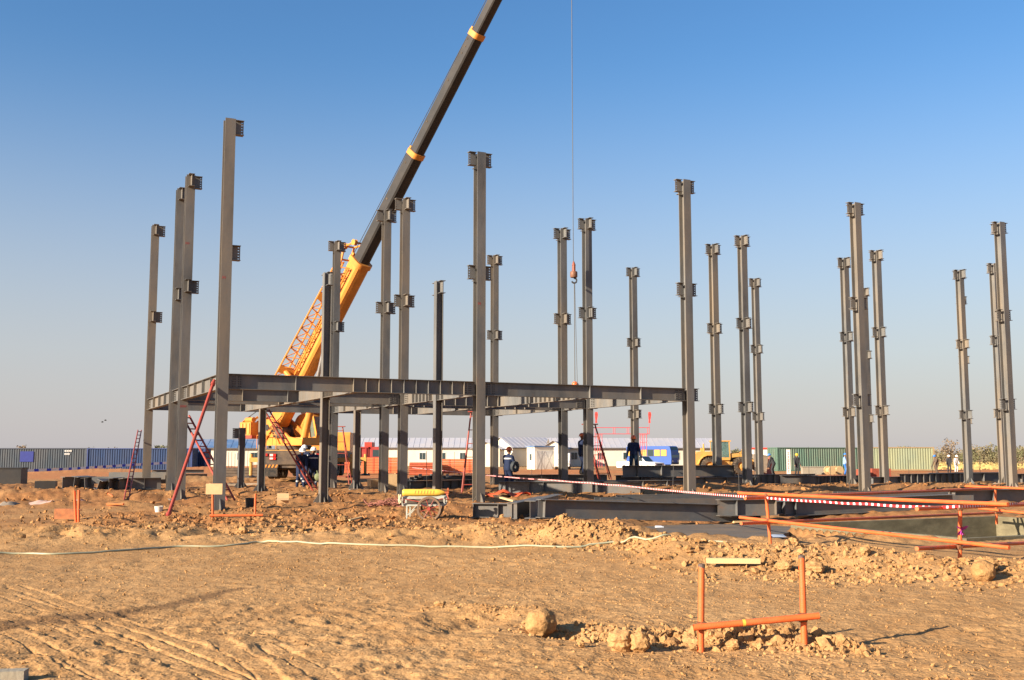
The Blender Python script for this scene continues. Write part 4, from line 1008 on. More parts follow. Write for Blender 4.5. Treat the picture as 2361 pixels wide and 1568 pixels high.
for (x,Y,a,lab,hm,su,pa,bn) in FAR:
    person(groundpt(x,Y), a, lab, hm, su, pa, bend=bn, vox=.024, stripes=False, hands=[(-.25,.2,.85),(.25,.2,.85)] if bn < .3 else [(-.2,.4,.6),(.2,.4,.6)])
# the round bag held by the upright worker, the coil held by the walking one
q = P(733,1100,46.1); bgm = mat('olive_bag',(.16,.18,.09),.8,0,.3,14)
solo(MB().ball(q,.17,12,8,0,(1,.7,1)).tube(q+Vector((-.02,0,.15)), q+Vector((-.06,.05,.28)), .02), 'tool_bag', bgm, 'round olive bag hanging at the side of the upright white-helmeted worker','bag',smooth=True)
q = P(1187,1076,42.3)
solo(MB().lathe([(.10,-.06),(.21,-.07),(.23,0),(.21,.07),(.10,.06),(.10,-.06)], q, (.8,-.6,0), 18), 'cable_coil', mat('dark_coil',(.035,.04,.045),.7,0,.3,20), 'dark cable coil carried by the worker walking past the stacked beam','coil',smooth=True)
# ------------------------------------------------------------------ orange pipe frames, ladders, braces
def pipe(mb, p0, p1, r=.027, n=12, m=0):
    p0 = Vector(p0); p1 = Vector(p1); mb.tube(p0, p1, r, n=n, m=m)
def clampm(mb, c_, d1, d2, r=.027):
    for d in (d1, d2):
        d = Vector(d).normalized(); mb.lathe([(r+.002,-.03),(r+.012,-.03),(r+.012,.03),(r+.002,.03),(r+.002,-.03)], c_, d, 10)
    mb.box(tuple(c_), (.05,.05,.05))
clamp_m = mat('rusty_clamp', (.16,.07,.035), .6, .2, .2, 12)
# foreground frame
a0, b0 = Gg(1615,1503), Gg(1855,1490)
PF = thing('pipe_barrier', 'orange scaffold pipe barrier of two posts and one crossbar in the right foreground', 'barrier', a0)
a1 = P(1617.5,1301,a0.y+.02); b1_ = P(1848,1281,b0.y+.04)
pm = MB(); pipe(pm, a0-Vector((0,0,.15)), a1); po = pm.build('post', orange, PF, True)
rust = mat('bare_pipe_end', (.12,.09,.075), .6, .3)
MB().lathe([(.015,0),(.0275,0),(.0278,.002),(.0278,-.03),(.0275,-.03)], a1+Vector((0,0,.001)), (0,0,1), 12).build('pipe_end', rust, po)
pm = MB(); pipe(pm, b0-Vector((0,0,.15)), b1_); po = pm.build('post', orange, PF, True)
MB().lathe([(.015,0),(.0275,0),(.0278,.002),(.0278,-.03),(.0275,-.03)], b1_+Vector((0,0,.001)), (0,0,1), 12).build('pipe_end', rust, po)
c0, c1 = P(1599,1447,a0.y-.06), P(1888,1420,b0.y-.06)
pm = MB(); pm.path([c0,c1], .0265, 14, 0, False); pm.path([c0,c1], .022, 14, 0, False); po = pm.build('crossbar', orange, PF, True)
ybm = mat('yellow_band',(.62,.40,.05),.6); yb = c0+(c1-c0)*.40
MB().lathe([(.0268,-.012),(.0278,-.012),(.0278,.012),(.0268,.012)], yb, (c1-c0).normalized(), 14).build('paint_band', ybm, po)
for (pp,dd) in ((P(1620,1445,a0.y-.03),(0,0,1)),(P(1853,1425,b0.y-.03),(0,0,1))):
    q = MB(); clampm(q, pp+Vector((0,.03,0)), dd, (1,0,.05)); q.build('coupler', clamp_m, PF)
# guard rail round the pit
P1 = Vector((4.58,19.0,0)); P2 = G(2212,1306); P3 = P(2296,1195,25.6); P3.z = 0
GR = thing('guard_rail', 'orange scaffold pipe guard rail round the concrete pit', 'guard rail', (7,19,0))
posts = [(P1, P(1767,1148,19.0), P(1776,1238,19.0)), (P2, P(2214,1166,P2.y), P(2212,1308,P2.y)), (P3, P(2294,1119,25.6), P(2298,1197,25.6))]
for (b_, t_, g_) in posts:
    q = MB(); g_ = Vector(g_); pipe(q, g_-Vector((0,0,.12)), t_, .029); q.build('post', orange, GR, True)
dq = P3-P1
def onray(x, y, A, B):
    """point over the ground line A-B seen at photo position x,y"""
    r_ = ray(x, y); den = r_.x*(B.y-A.y)-r_.y*(B.x-A.x); t_ = (A.x*(B.y-A.y)-A.y*(B.x-A.x))/den
    return Vector((0,0,EYE))+r_*t_
off = Vector((-.06,-.06,0))
P4 = P2+dq; P5 = P3+(P2-P1)
RA = [((1718,1149),(2310,1125.5),P1,P3,0),((1703,1137),(2324,1163),P1,P2,1),((2114,1173),(2420,1161),P2,P4,0),((2226,1121),(2400,1128),P3,P5,1),
      ((1709,1207),(2310,1182),P1,P3,0),((1706,1193),(2327,1263),P1,P2,1),((2114,1265),(2420,1249),P2,P4,0),((2257,1172),(2400,1187),P3,P5,1)]
for ((xa,ya),(xb,yb_),A,B,s) in RA:
    sh = Vector((-.058,0,0)) if s else Vector((0,.058,0))
    e0, e1 = onray(xa,ya,A+sh,B+sh), onray(xb,yb_,A+sh,B+sh)
    q = MB(); q.path([e0,e1], .0285, 12); q.build('rail', orange, GR, True)
for (x,y,A) in ((1768,1143,P1),(1772,1199,P1),(2213,1160,P2),(2213,1172,P2),(2212,1250,P2),(2212,1262,P2),(2295,1127,P3),(2297,1182,P3)):
    q = MB(); c_ = P(x,y,A.y); clampm(q, c_, (0,0,1), (1,.2,0), .029); q.build('coupler', clamp_m, GR)
q = MB(); c_ = P(2216,1222,P2.y-.04); rn = random.Random(5)
for k in range(9):
    d = Vector((rn.uniform(-1,1),rn.uniform(-.6,.2),rn.uniform(-1.3,.5))).normalized()*rn.uniform(.06,.13)
    s_ = Vector((rn.uniform(-1,1),rn.uniform(-1,1),rn.uniform(-1,1))).normalized()*.04
    q.add([c_, c_+d*.5+s_, c_+d, c_+d*.5-s_],[(0,1,2,3)])
solo(q,'plastic_rag',mat('magenta_plastic',(.36,.05,.30),.6),'magenta plastic rag tied to the right guard rail post','rag')
# left orange pieces
def frame_post(name, segs, label, cat='barrier'):
    base = Vector(segs[0][0]); t = thing(name, label, cat, base)
    for (e0,e1,nm) in segs:
        q = MB(); pipe(q, e0, e1, .029); q.build(nm, orange, t, True)
    return t
g1, g2_ = Gg(491,1196), Gg(588,1195)
FP = frame_post('pipe_barrier', [(g1-Vector((0,0,.1)), P(490.5,1140,g1.y),'post'),(g2_-Vector((0,0,.1)), P(589,1139,g2_.y),'post'),(P(484,1189,g1.y-.06),P(606,1187.5,g2_.y-.06),'crossbar')], 'low orange pipe barrier at the foot of the leftmost front column')
q = MB(); s0 = P(474,1140,g1.y+.05); s1 = P(513,1115,g1.y+.05)
sb = MB().bx(s0.x,s1.x,s0.y,s0.y+.012,s0.z,s1.z)
solo(sb,'cardboard_sign',card,'blank tan cardboard sheet fixed on the left post of the low orange barrier','board')
g = Gg(176,1204)
FB = frame_post('pipe_bundle', [(g-Vector((.0,0,.1)), P(171.5,1131,g.y),'pipe'),(g+Vector((.055,0,-.1)), P(182,1130,g.y),'pipe')], 'two upright orange pipes standing together near the left edge','pipes')
q = MB(); q.tube(P(181,1175,g.y-.03), P(189,1176,g.y-.03), .02, n=8); q.build('coupler', clamp_m, FB)
e = P(153,1187,g.y+.25); t = thing('orange_channel', 'short rusty orange steel channel lying against the two upright orange pipes', 'steel channel', (e.x,e.y,e.z-.1), .05, local=True)
rusto = mat('rusty_orange',(.40,.14,.05),.7,0,.25,8,0,40,(.15,.07,.04),.6,5)
MB().bx(-.28,.26,-.006,.006,0,.24).build('web', rusto, t); MB().bx(-.28,.26,.007,.12,.228,.24).build('flange', rusto, t); MB().bx(-.28,.26,.007,.12,0,.012).build('flange', rusto, t)
g = Gg(283,1152); p = MB(); p.path([P(250,1138,g.y+.4), P(280,1159,g.y)+Vector((0,0,.0)), P(284,1164,g.y-.1), P(272,1180,g.y-.6)], .034, 10)
solo(p,'bent_pipe',orange,'bent orange pipe leaning on the churned soil left of the ladder','pipe',smooth=True)
p = MB(); e = Gg(247,1168); p.path([e+Vector((0,0,.05)), Gg(285,1163)+Vector((0,0,.08))], .028, 10); solo(p,'loose_pipe',orange,'loose orange pipe lying flat below the bent pipe','pipe',smooth=True)
# long red braces and ladders
def brace(p0, p1, r, label, name='raking_prop'):
    t = thing(name, label, 'prop', p0); q = MB(); q.tube(p0,p1,r,n=10).build('tube', redp, t, True)
    d = (Vector(p1)-Vector(p0)).normalized(); q = MB()
    for f in (.02,.97): c_ = Vector(p0)+(Vector(p1)-Vector(p0))*f; q.lathe([(r+.001,-.05),(r+.02,-.05),(r+.02,.05),(r+.001,.05)], c_, d, 10)
    q.build('collar', redp, t)
def ladder(p0, p1, wid, n, label, side=None, r=.022, cat='ladder', m=None, rungs=True):
    p0 = Vector(p0); p1 = Vector(p1); d = (p1-p0).normalized(); sd = Vector(side).normalized() if side is not None else Vector((1,0,0))
    t = thing('ladder', label, cat, p0); m = m or redp
    for s in (-.5,.5): q = MB(); q.tube(p0+sd*wid*s, p1+sd*wid*s, r, n=8).build('stile', m, t, True)
    L = (p1-p0).length
    for k in range(n):
        c_ = p0+d*L*(k+.6)/n; q = MB(); q.tube(c_-sd*wid/2, c_+sd*wid/2, r*.7, n=6).build('rung', m, t, True)
    return t
brace(Gg(386,1190)-Vector((0,0,.05)), P(494,877,30.15), .046, 'long red raking prop rising right to the leftmost front column')
Lp0 = P(533,1147,34.5); Lp0.z = gz(Lp0.x,Lp0.y)
ladder(Lp0, P(428,958,37.4), .34, 14, 'red steel ladder crossing behind the red prop between the left end columns', (.45,.9,0), .035)
l0 = Gg(291,1154); ladder(l0, P(330,992,46.2)-Vector((.15,0,0)), .32, 16, 'slim red ladder leaning against the far left corner column', (.12,1,0), .024)
l0 = P(727,1134,44.5); l0.z = gz(l0.x,l0.y); ladder(l0, P(614,944,44.3), .36, 15, 'red ladder leaning from the crane workers up to the floor beam', (.35,.95,0), .035)
def stepladder(x0a, x0b, xt_a, xt_b, ybase, ytop, Y, n, label, z0=None):
    z = z0; ga, gb = P(x0a,ybase,Y), P(x0b,ybase,Y+.1)
    if z0 is None: ga.z = gz(ga.x,ga.y); gb.z = gz(gb.x,gb.y)
    ta, tb = P(xt_a,ytop,Y+.35), P(xt_b,ytop,Y+.35)
    t = thing('step_ladder', label, 'ladder', ga)
    for (g_,t_) in ((ga,ta),(gb,tb)):
        q = MB(); q.tube(g_,t_,.03,n=8).build('stile', redp, t, True)
        q = MB(); q.tube(g_+Vector((0,.95,0)),t_+Vector((0,.04,0)),.022,n=8).build('rear_leg', redp, t, True)
    for k in range(n):
        f = (k+.7)/n; q = MB(); q.bar(ga+(ta-ga)*f, gb+(tb-gb)*f, .06,.03).build('rung', redp, t)
    q = MB(); q.bar(ta-(tb-ta).normalized()*.12+Vector((0,.02,.03)), tb+(tb-ta).normalized()*.12+Vector((0,.02,.03)), .25,.04).build('top_step', redp, t)
    return t
stepladder(1384,1410,1348,1372,1106,980,43.9,6,'red step ladder standing by the column where a man stands on beams', .35)
stepladder(765,805,764,790,1115,985,53.0,5,'red step ladder in front of the dump truck right of the dark column')
stepladder(1064,1112,1086,1108,1132,951,40.5,6,'tall red step ladder half hidden behind the second front column')

# ------------------------------------------------------------------ handcart with gas cylinder
hc0 = Gg(962,1199); HYc = hc0.y; pm_ = PPM(HYc)
def H_(x, y, dy=0.0): return P(x, y, HYc+dy)
zg = gz(hc0.x, hc0.y)
CT = thing('handcart', 'two-wheeled pale metal handcart with spoked wheels standing on the soil', 'cart', (hc0.x, hc0.y, zg))
cgm = mat('pale_green_grey_paint',(.36,.38,.33),.6,0,.15,9,0,40,(.3,.2,.12),.6,6)
xL, xR = H_(928,1160).x, H_(1024,1160).x; zT, zB = H_(928,1148).z, H_(928,1165).z; W_ = .85
q = MB()
for yy in (0, W_):
    q.bar((xL,HYc+yy,zT),(xR,HYc+yy,zT),.035,.05); q.bar((xL,HYc+yy,zB),(xR,HYc+yy,zB),.035,.04)
    for xx in (xL,xR): q.bar((xx,HYc+yy,zB+.02),(xx,HYc+yy,zT-.025),.04,.04)
for xx in (xL,xR): q.bar((xx,HYc+.02,zT),(xx,HYc+W_-.02,zT),.035,.04); q.bar((xx,HYc+.02,zB),(xx,HYc+W_-.02,zB),.035,.04)
q.build('frame', cgm, CT)
MB().bx(xL+.03,xR-.03,HYc+.03,HYc+W_-.03,zB-.005,zB+.015).build('bed', dark, CT)
MB().bx(xL+.022,xR-.022,HYc+W_-.03,HYc+W_-.022,zB+.022,zT-.03).build('side_panel', dark, CT)
wr_ = (1199-1143)/2/pm_; wx = H_(990,1171).x; wz = zg+wr_-.02
for yy in (-.10, W_+.10):
    wmb = MB(); wheel = wmb.lathe([(wr_-.055,-.03),(wr_-.01,-.035),(wr_,-.015),(wr_,.015),(wr_-.01,.035),(wr_-.055,.03),(wr_-.055,-.03)], (wx,HYc+yy,wz), (0,1,0), 28).build('wheel', mat('dusty_tyre',(.19,.12,.075),.9,0,.2,10), CT, True)
    for k in range(8):
        a = k*math.pi/4+.3; MB().tube((wx,HYc+yy,wz),(wx+math.cos(a)*(wr_-.05),HYc+yy,wz+math.sin(a)*(wr_-.05)),.010,n=6).build('spoke', redp, wheel)
    MB().lathe([(0,-.05),(.04,-.05),(.04,.05),(0,.05)],(wx,HYc+yy,wz),(0,1,0),12).build('hub', redp, wheel)
q = MB(); q.tube((wx,HYc-.1,wz),(wx,HYc+W_+.1,wz),.018,n=8).build('axle', dark, CT)
q = MB()
for yy in (0.,W_):
    xx = H_(938,1170).x; q.bar((xx,HYc+yy,zg-.05),(xx,HYc+yy,zB-.021),.035,.035); q.bar((xx+.02,HYc+yy,zg+.12),(xx+.22,HYc+yy,zB-.022),.025,.025)
q.build('stand_leg', cgm, CT)
cy_m = mat('gas_cylinder_yellow',(.70,.42,.055),.4,0,.06,5,0,40,(.5,.3,.1),.3,4)
r_c = 8.2/pm_; x0, x1 = H_(925,1139).x, H_(1024,1139).x; zc_ = zT+.03+r_c
GC = thing('gas_cylinder', 'long yellow gas cylinder lying on the handcart', 'gas cylinder', (x0,HYc+.25,zc_))
MB().lathe([(0,0),(r_c*.75,.005),(r_c*.95,.03),(r_c,.07),(r_c,x1-x0-.2),(r_c*.9,x1-x0-.12),(r_c*.5,x1-x0-.03),(r_c*.3,x1-x0),(.0,x1-x0)], (x0,HYc+.25,zc_), (1,0,0), 24).build('shell', cy_m, GC, True)
q = MB(); q.tube((x1,HYc+.25,zc_),(x1+.10,HYc+.25,zc_),.03,n=8); q.tube((x1+.08,HYc+.25,zc_-.06),(x1+.08,HYc+.25,zc_+.07),.018,n=8); q.tube((x1+.06,HYc+.25,zc_+.07),(x1+.10,HYc+.25,zc_+.07),.045,n=10)
q.build('valve', mat('brass_red',(.45,.12,.05),.4,.3), GC)
# stencilled row of marks near the valve end
q = MB()
for k in range(7):
    for rr in range(2):
        xx = x1-.72+k*.075; a = .35-.32*rr
        c_ = Vector((xx,HYc+.25-math.cos(a)*(r_c+.0006),zc_+math.sin(a)*(r_c+.0006))); q.bar(c_-Vector((.012,0,.024)), c_+Vector((.012,0,.024)), .016,.002, up=(0,-1,0))
q.build('stencil_marks', mat('stencil_brown',(.30,.14,.03),.6), GC)
q = MB(); q.path([(x1+.05,HYc+.15,zc_-.03),(x1+.12,HYc+.05,zc_-.16),(x1-.05,HYc-.02,zT-.02),(x1-.18,HYc-.025,zT-.05)], .016, 6); q.path([(xL+.05,HYc-.025,zT-.02),(xL+.22,HYc-.03,zB+.12),(xL+.45,HYc-.03,zB+.08),(xL+.65,HYc-.03,zB+.14),(wx-.02,HYc-.03,zT-.03)], .014, 6)
solo(q,'gas_hose',mat('red_hose',(.33,.07,.045),.6),'red rubber hose looped along the side of the handcart','hose',smooth=True)
q = MB(); q.path([H_(922,1150,-.1)+Vector((0.03*math.sin(k*1.9),.0,.12*math.sin(k))) for k in range(8)], .022, 6)
solo(q,'gauge_set',mat('pale_gauge',(.5,.45,.28),.5),'pale pressure gauge set hung on the left end of the handcart','gauge')
# heap of red cables, bucket, planks, tarpaulin
rn = random.Random(9); q = MB(); cgd = Gg(898,1170)
for k in range(34):
    x = cgd.x+rn.gauss(0,.28); y = cgd.y+rn.gauss(0,.25); z = gz(x,y); a = rn.uniform(0,6.28); R_ = rn.uniform(.12,.3)
    q.path([(x+R_*math.cos(a+t),y+R_*.8*math.sin(a+t),z+.03+.18*rn.random()*math.sin(t*.8)**2+.02*k/10) for t in np.linspace(0,rn.uniform(2.5,5),9)], .013, 5)
solo(q,'cable_heap',mat('dusty_red_cable',(.26,.10,.07),.7,0,.3,20),'tangled heap of dusty red cables left of the handcart','cables')
def plank(pa, pb, w_, h, label, name='timber_plank', m=None, z=.03):
    q = MB(); q.bar(Vector(pa)+Vector((0,0,z)), Vector(pb)+Vector((0,0,z)), w_, h); return solo(q,name,m or wood,label,'plank')
_p = Gg(1629,1286); _q = Gg(1752,1288); _q.z = _p.z = max(_p.z,_q.z)
plank(_p, _q, .10,.07, 'pale timber plank lying on the ground above the foreground pipe frame', z=.075)
plank(P(1140,1143,36.2), P(1192,1157,34.6), .12,.05, 'pale plank sticking out right of the second front column', z=.0)
plank(Gg(1690,1208), Gg(1790,1206)+Vector((0,0,.05)), .12,.05, 'timber batten under the end of the long dark beam')
plank(Gg(1835,1196), Gg(1870,1197), .10,.06, 'short timber block under the beam behind the guard rail')
plank(Gg(2100,1177), Gg(2160,1175), .10,.06, 'short timber block at the right end of the beam behind the guard rail')
plank(Gg(838,1197), Gg(805,1203), .06,.04, 'thin stick lying on churned soil left of the cables')
def bucket(x, y, Y, r, h, m, label):
    b = P(x,y,Y); z = gz(b.x,b.y); t = thing('bucket', label, 'bucket', (b.x,b.y,z-.02))
    MB().lathe([(0,0),(r*.8,0),(r,h),(r*.93,h),(r*.75,.02),(0,.02)], (b.x,b.y,z-.02), (0,0,1), 18).build('shell', m, t, True)
    MB().path([(b.x+r*math.cos(a),b.y,z+h*.95-.35*r*0+ -.0+ r*.8*math.sin(a)*-.6) for a in np.linspace(0,math.pi,9)], .006, 5).build('handle', steel_b, t)
bucket(987,1143,34.5,.17,.26,mat('grey_plastic',(.22,.25,.24),.5),'grey plastic bucket between the handcart and the second front column')
bucket(577,1160,31.0,.15,.30,steel_b,'black bucket behind the right post of the low orange barrier')
bucket(366,1180,29.5,.12,.16,mat('white_plastic',(.6,.56,.48),.5),'white pail at the foot of the left end columns')
q = MB(); o3 = Gg(1160,1148)
N_ = 12
vs_ = [(o3.x-1.0+2.0*i/N_, o3.y+.0+.8*j/6, gz(o3.x,o3.y)+.10+.10*math.sin(i*1.3+j)*math.cos(j*.9)+.10*math.exp(-((i-6)/4)**2)*(1-abs(j-3)/3)) for j in range(7) for i in range(N_+1)]
q.add(vs_, [(j*(N_+1)+i,j*(N_+1)+i+1,(j+1)*(N_+1)+i+1,(j+1)*(N_+1)+i) for j in range(6) for i in range(N_)])
solo(q,'tarpaulin',mat('orange_red_tarp',(.62,.10,.035),.6,0,.12,8),'crumpled orange-red tarpaulin behind the second front column','tarpaulin',smooth=True)
def carton(x, y, Y, w_, h, label, op=True, a=.2, m=None):
    b = P(x,y,Y); z = gz(b.x,b.y)-.02; t = thing('cardboard_box', label, 'box', (b.x,b.y,z), a, local=True); m = m or card; w2 = w_/2
    for (c_) in ((-w2,w2,-w2,-w2+.01,0,h),(-w2,w2,w2-.01,w2,0,h),(-w2,-w2+.01,-w2+.011,w2-.011,0,h),(w2-.01,w2,-w2+.011,w2-.011,0,h)): MB().bx(*c_).build('side', m, t)
    if op:
        MB().hexa([(-w2,-w2-.02,h+.001),(w2,-w2-.02,h+.001),(w2,-w2-.15,h-.04),(-w2,-w2-.15,h-.04),(-w2,-w2-.02,h+.011),(w2,-w2-.02,h+.011),(w2,-w2-.15,h-.03),(-w2,-w2-.15,h-.03)]).build('flap', m, t)
        MB().hexa([(-w2,w2,h+.001),(w2,w2,h+.001),(w2,w2+.1,h+.15),(-w2,w2+.1,h+.15),(-w2,w2+.011,h+.001),(w2,w2+.011,h+.001),(w2,w2+.111,h+.15),(-w2,w2+.111,h+.15)]).build('flap', m, t)
    else: MB().bx(-w2,w2,-w2,w2,h+.001,h+.012).build('lid', m, t)
carton(652,1166,33.0,.36,.22,'open cardboard box on the churned soil below the crane workers')
carton(904,1132,47.0,.62,.62,'closed tan carton between the paired columns behind the cables',False)
carton(862,1134,47.5,.45,.40,'small tan carton left of the paired columns',False,.5)
carton(1285,1132,44.5,.30,.22,'small tan block behind the walking worker near the second front column',False,.3)
# rags and sacks at left
def rag(x, y, w_, d, label, m, seed):
    c_ = Gg(x,y); rn = random.Random(seed); q = MB(); A,B = 10,6
    vs_ = []
    for j in range(B+1):
        for i in range(A+1):
            u_ = i/A-.5; v_ = j/B-.5; e = max(0,1-(2*u_)**2)*max(0,1-(2*v_)**2)
            xx = c_.x+w_*u_*(1+.25*rn.uniform(-1,1)*(1-e)); yy = c_.y+d*v_; vs_.append((xx,yy,gz(xx,yy)-.01+.10*e*rn.uniform(.5,1.2)))
    q.add(vs_,[(j*(A+1)+i,j*(A+1)+i+1,(j+1)*(A+1)+i+1,(j+1)*(A+1)+i) for j in range(B) for i in range(A)])
    solo(q,'rag',m,label,'rag',smooth=True)
pinkr = mat('pale_pink_cloth',(.45,.30,.24),.9,0,.2,9)
rag(100,1160,.75,.7,'pale crumpled sack lying on the sand at left',pinkr,1)
rag(185,1151,.6,.6,'pink and dark rag left of the bent orange pipe',mat('dusky_cloth',(.20,.11,.09),.9,0,.5,5),2)
rag(18,1162,.6,.6,'grey rag at the left edge of the picture',mat('grey_rag',(.22,.18,.14),.9,0,.3,9),3)
solo(MB().lathe([(0,0),(.04,.0),(.04,.14),(.02,.18),(.018,.2),(0,.2)],Gg(1511,1218)+Vector((0,0,.04)),(1,.1,0),12),'plastic_bottle',mat('clear_white_plastic',(.7,.72,.75),.3),'white plastic bottle lying on the grey slurry','bottle',smooth=True)
e = Gg(1792,1236); q = MB().add([(e.x-.12,e.y,e.z+.05),(e.x+.18,e.y-.08,e.z+.06),(e.x+.2,e.y+.3,e.z+.09),(e.x-.1,e.y+.34,e.z+.08),(e.x,e.y+.15,e.z+.10)],[(0,1,4),(1,2,4),(2,3,4),(3,0,4)])
solo(q,'plastic_sheet',mat('pale_blue_sheet',(.27,.31,.38),.5),'pale blue plastic sheet at the foot of the left guard rail post','sheet')
e = G(30,1566); solo(MB().box((e.x-.12,e.y-.02,.02),(.42,.12,.09),0,.15),'concrete_block',concrete,'corner of a flat concrete block at the bottom left corner','block')
# hose across the ground
pts = [(-60,1282),(0,1278),(60,1278),(120,1279),(200,1276),(300,1269),(400,1262),(480,1261),(540,1258),(600,1252),(660,1252),(740,1256),(850,1258),(950,1260),(1000,1262),(1100,1263),(1200,1262),(1300,1263),(1370,1258),(1430,1256),(1500,1258),(1560,1256),(1600,1250),(1640,1250),(1680,1252)]
hp = [Gg(*p_)+Vector((0,0,.028)) for p_ in pts]
dense = []
hz_ = [gz(p_.x,p_.y) for p_ in hp]
def dz_(i, k): return hz_[i]+(hz_[i+1]-hz_[i])*k/6
for i in range(len(hp)-1):
    for k in range(6):
        f = k/6; c0_ = hp[max(i-1,0)]; c1_ = hp[i]; c2_ = hp[i+1]; c3_ = hp[min(i+2,len(hp)-1)]
        q_ = .5*((2*c1_)+(c2_-c0_)*f+(2*c0_-5*c1_+4*c2_-c3_)*f*f+(-c0_+3*c1_-3*c2_+c3_)*f**3); q_.z = 0; dense.append(q_)
_X = np.array([p_.x for p_ in dense]); _Y = np.array([p_.y for p_ in dense])
_Z = np.max([height(_X+ox,_Y+oy) for ox in (-.12,0,.12) for oy in (-.10,-.03,.02)], axis=0)
for p_, z_ in zip(dense, _Z): p_.z = float(z_)+.012
solo(MB().path(dense,.016,8),'water_hose',mat('pale_green_hose',(.34,.35,.235),.45,0,.08,8,0,40,(.42,.28,.13),.5,3),'pale green hose lying right across the sandy ground','hose',smooth=True)
# barrier tapes: striped bands of alternating print
def tape(pts, wid, ma, mb_, step, label, sag=True):
    pts = [Vector(p_) for p_ in pts]; q = MB(); L = [0]
    for i in range(1,len(pts)): L.append(L[-1]+(pts[i]-pts[i-1]).length)
    n = int(L[-1]/step); prev = None
    for k in range(n+1):
        s = L[-1]*(k+(.28 if k%2 else 0))/n; s = min(s, L[-1]); i = max(j for j in range(len(L)) if L[j] <= s+1e-6); i = min(i,len(pts)-2)
        f = (s-L[i])/(L[i+1]-L[i]); c_ = pts[i].lerp(pts[i+1],f); c_.z -= .008*math.sin(math.pi*f)
        tw = .35*math.sin(s*.9)+.2*math.sin(s*2.3); up_ = Vector((.12*math.sin(s*1.7),-math.sin(tw)*.6,math.cos(tw))).normalized()*wid/2
        cur = (c_-up_, c_+up_)
        if prev: 
            sh = (pts[i+1]-pts[i]).normalized()*step*.25
            q.add([prev[0],cur[0],cur[1],prev[1]],[(0,1,2,3)], k%2)
        prev = cur
    return solo(q,'barrier_tape',[ma,mb_],label,'tape')
tred = mat('tape_red',(.55,.025,.03),.5); twh = mat('tape_white',(.72,.70,.66),.5); tbl = mat('tape_blue',(.03,.05,.45),.5)
tp = [(950,1078,56),(1010,1084,49),(1090,1092,42.5),(1170,1100,38),(1284,1108,33.2),(1360,1113.5,30.5),(1440,1120,28),(1600,1136,22.8),(1768,1148,18.93),(1900,1157,17.4),(2000,1162,16.6),(2130,1169,15.6),(2212,1167.5,14.9),(2290,1163,16.2),(2420,1156,18.5)]
tape([P(*p_) for p_ in tp], .036, twh, tred, .0625, 'red and white striped barrier tape stretched across the site to the guard rail')
tp = [(-40,1089,58),(60,1085,60),(140,1082,62),(240,1076,66),(300,1072,68),(385,1067,71)]
tape([P(*p_) for p_ in tp], .15, tbl, twh, .4, 'blue and white barrier tape in front of the blue containers')
# thin rods standing in the ground
RODS = [(1248,1092,1040,46),(1341,1170,1030,38),(1705,1160,1095,34),(1960,1145,1075,40),(1740,1122,1035,52),(1866,1112,1030,58),(1550,1150,1075,36),(1480,1085,1038,52),(1225,1085,1030,60),(985,1152,1040,44),(985+62,1110,1042,55),(415,1110,1060,60),(2095,1110,1060,62),(2150,1098,1050,66),(2245,1092,1040,70),(1915,1120,1075,52),(2260,1110,1052,60)]
for k,(x,yb_,yt_,Y) in enumerate(RODS):
    b_ = P(x,yb_,Y); b_.z = min(b_.z, gz(b_.x,b_.y)+.05); t_ = P(x+rn.uniform(-3,3),yt_,Y)
    solo(MB().tube(b_-Vector((0,0,.1)),t_,.011,n=6),'rebar_rod',steel_b,'thin upright steel rod standing in the ground among the beams','rod','thin rods among the beams')
for k in range(16):
    x = 498+k*7.2; b_ = P(x,1090,95); z = gz(b_.x,b_.y); solo(MB().tube((b_.x,b_.y,z-.1),(b_.x+rn.uniform(-.05,.05),b_.y,z+rn.uniform(1.7,2.1)),.02,n=6),'fence_stake',steel_b,'thin stake in the row before the small blue-roofed houses','stake','stakes before the small houses')
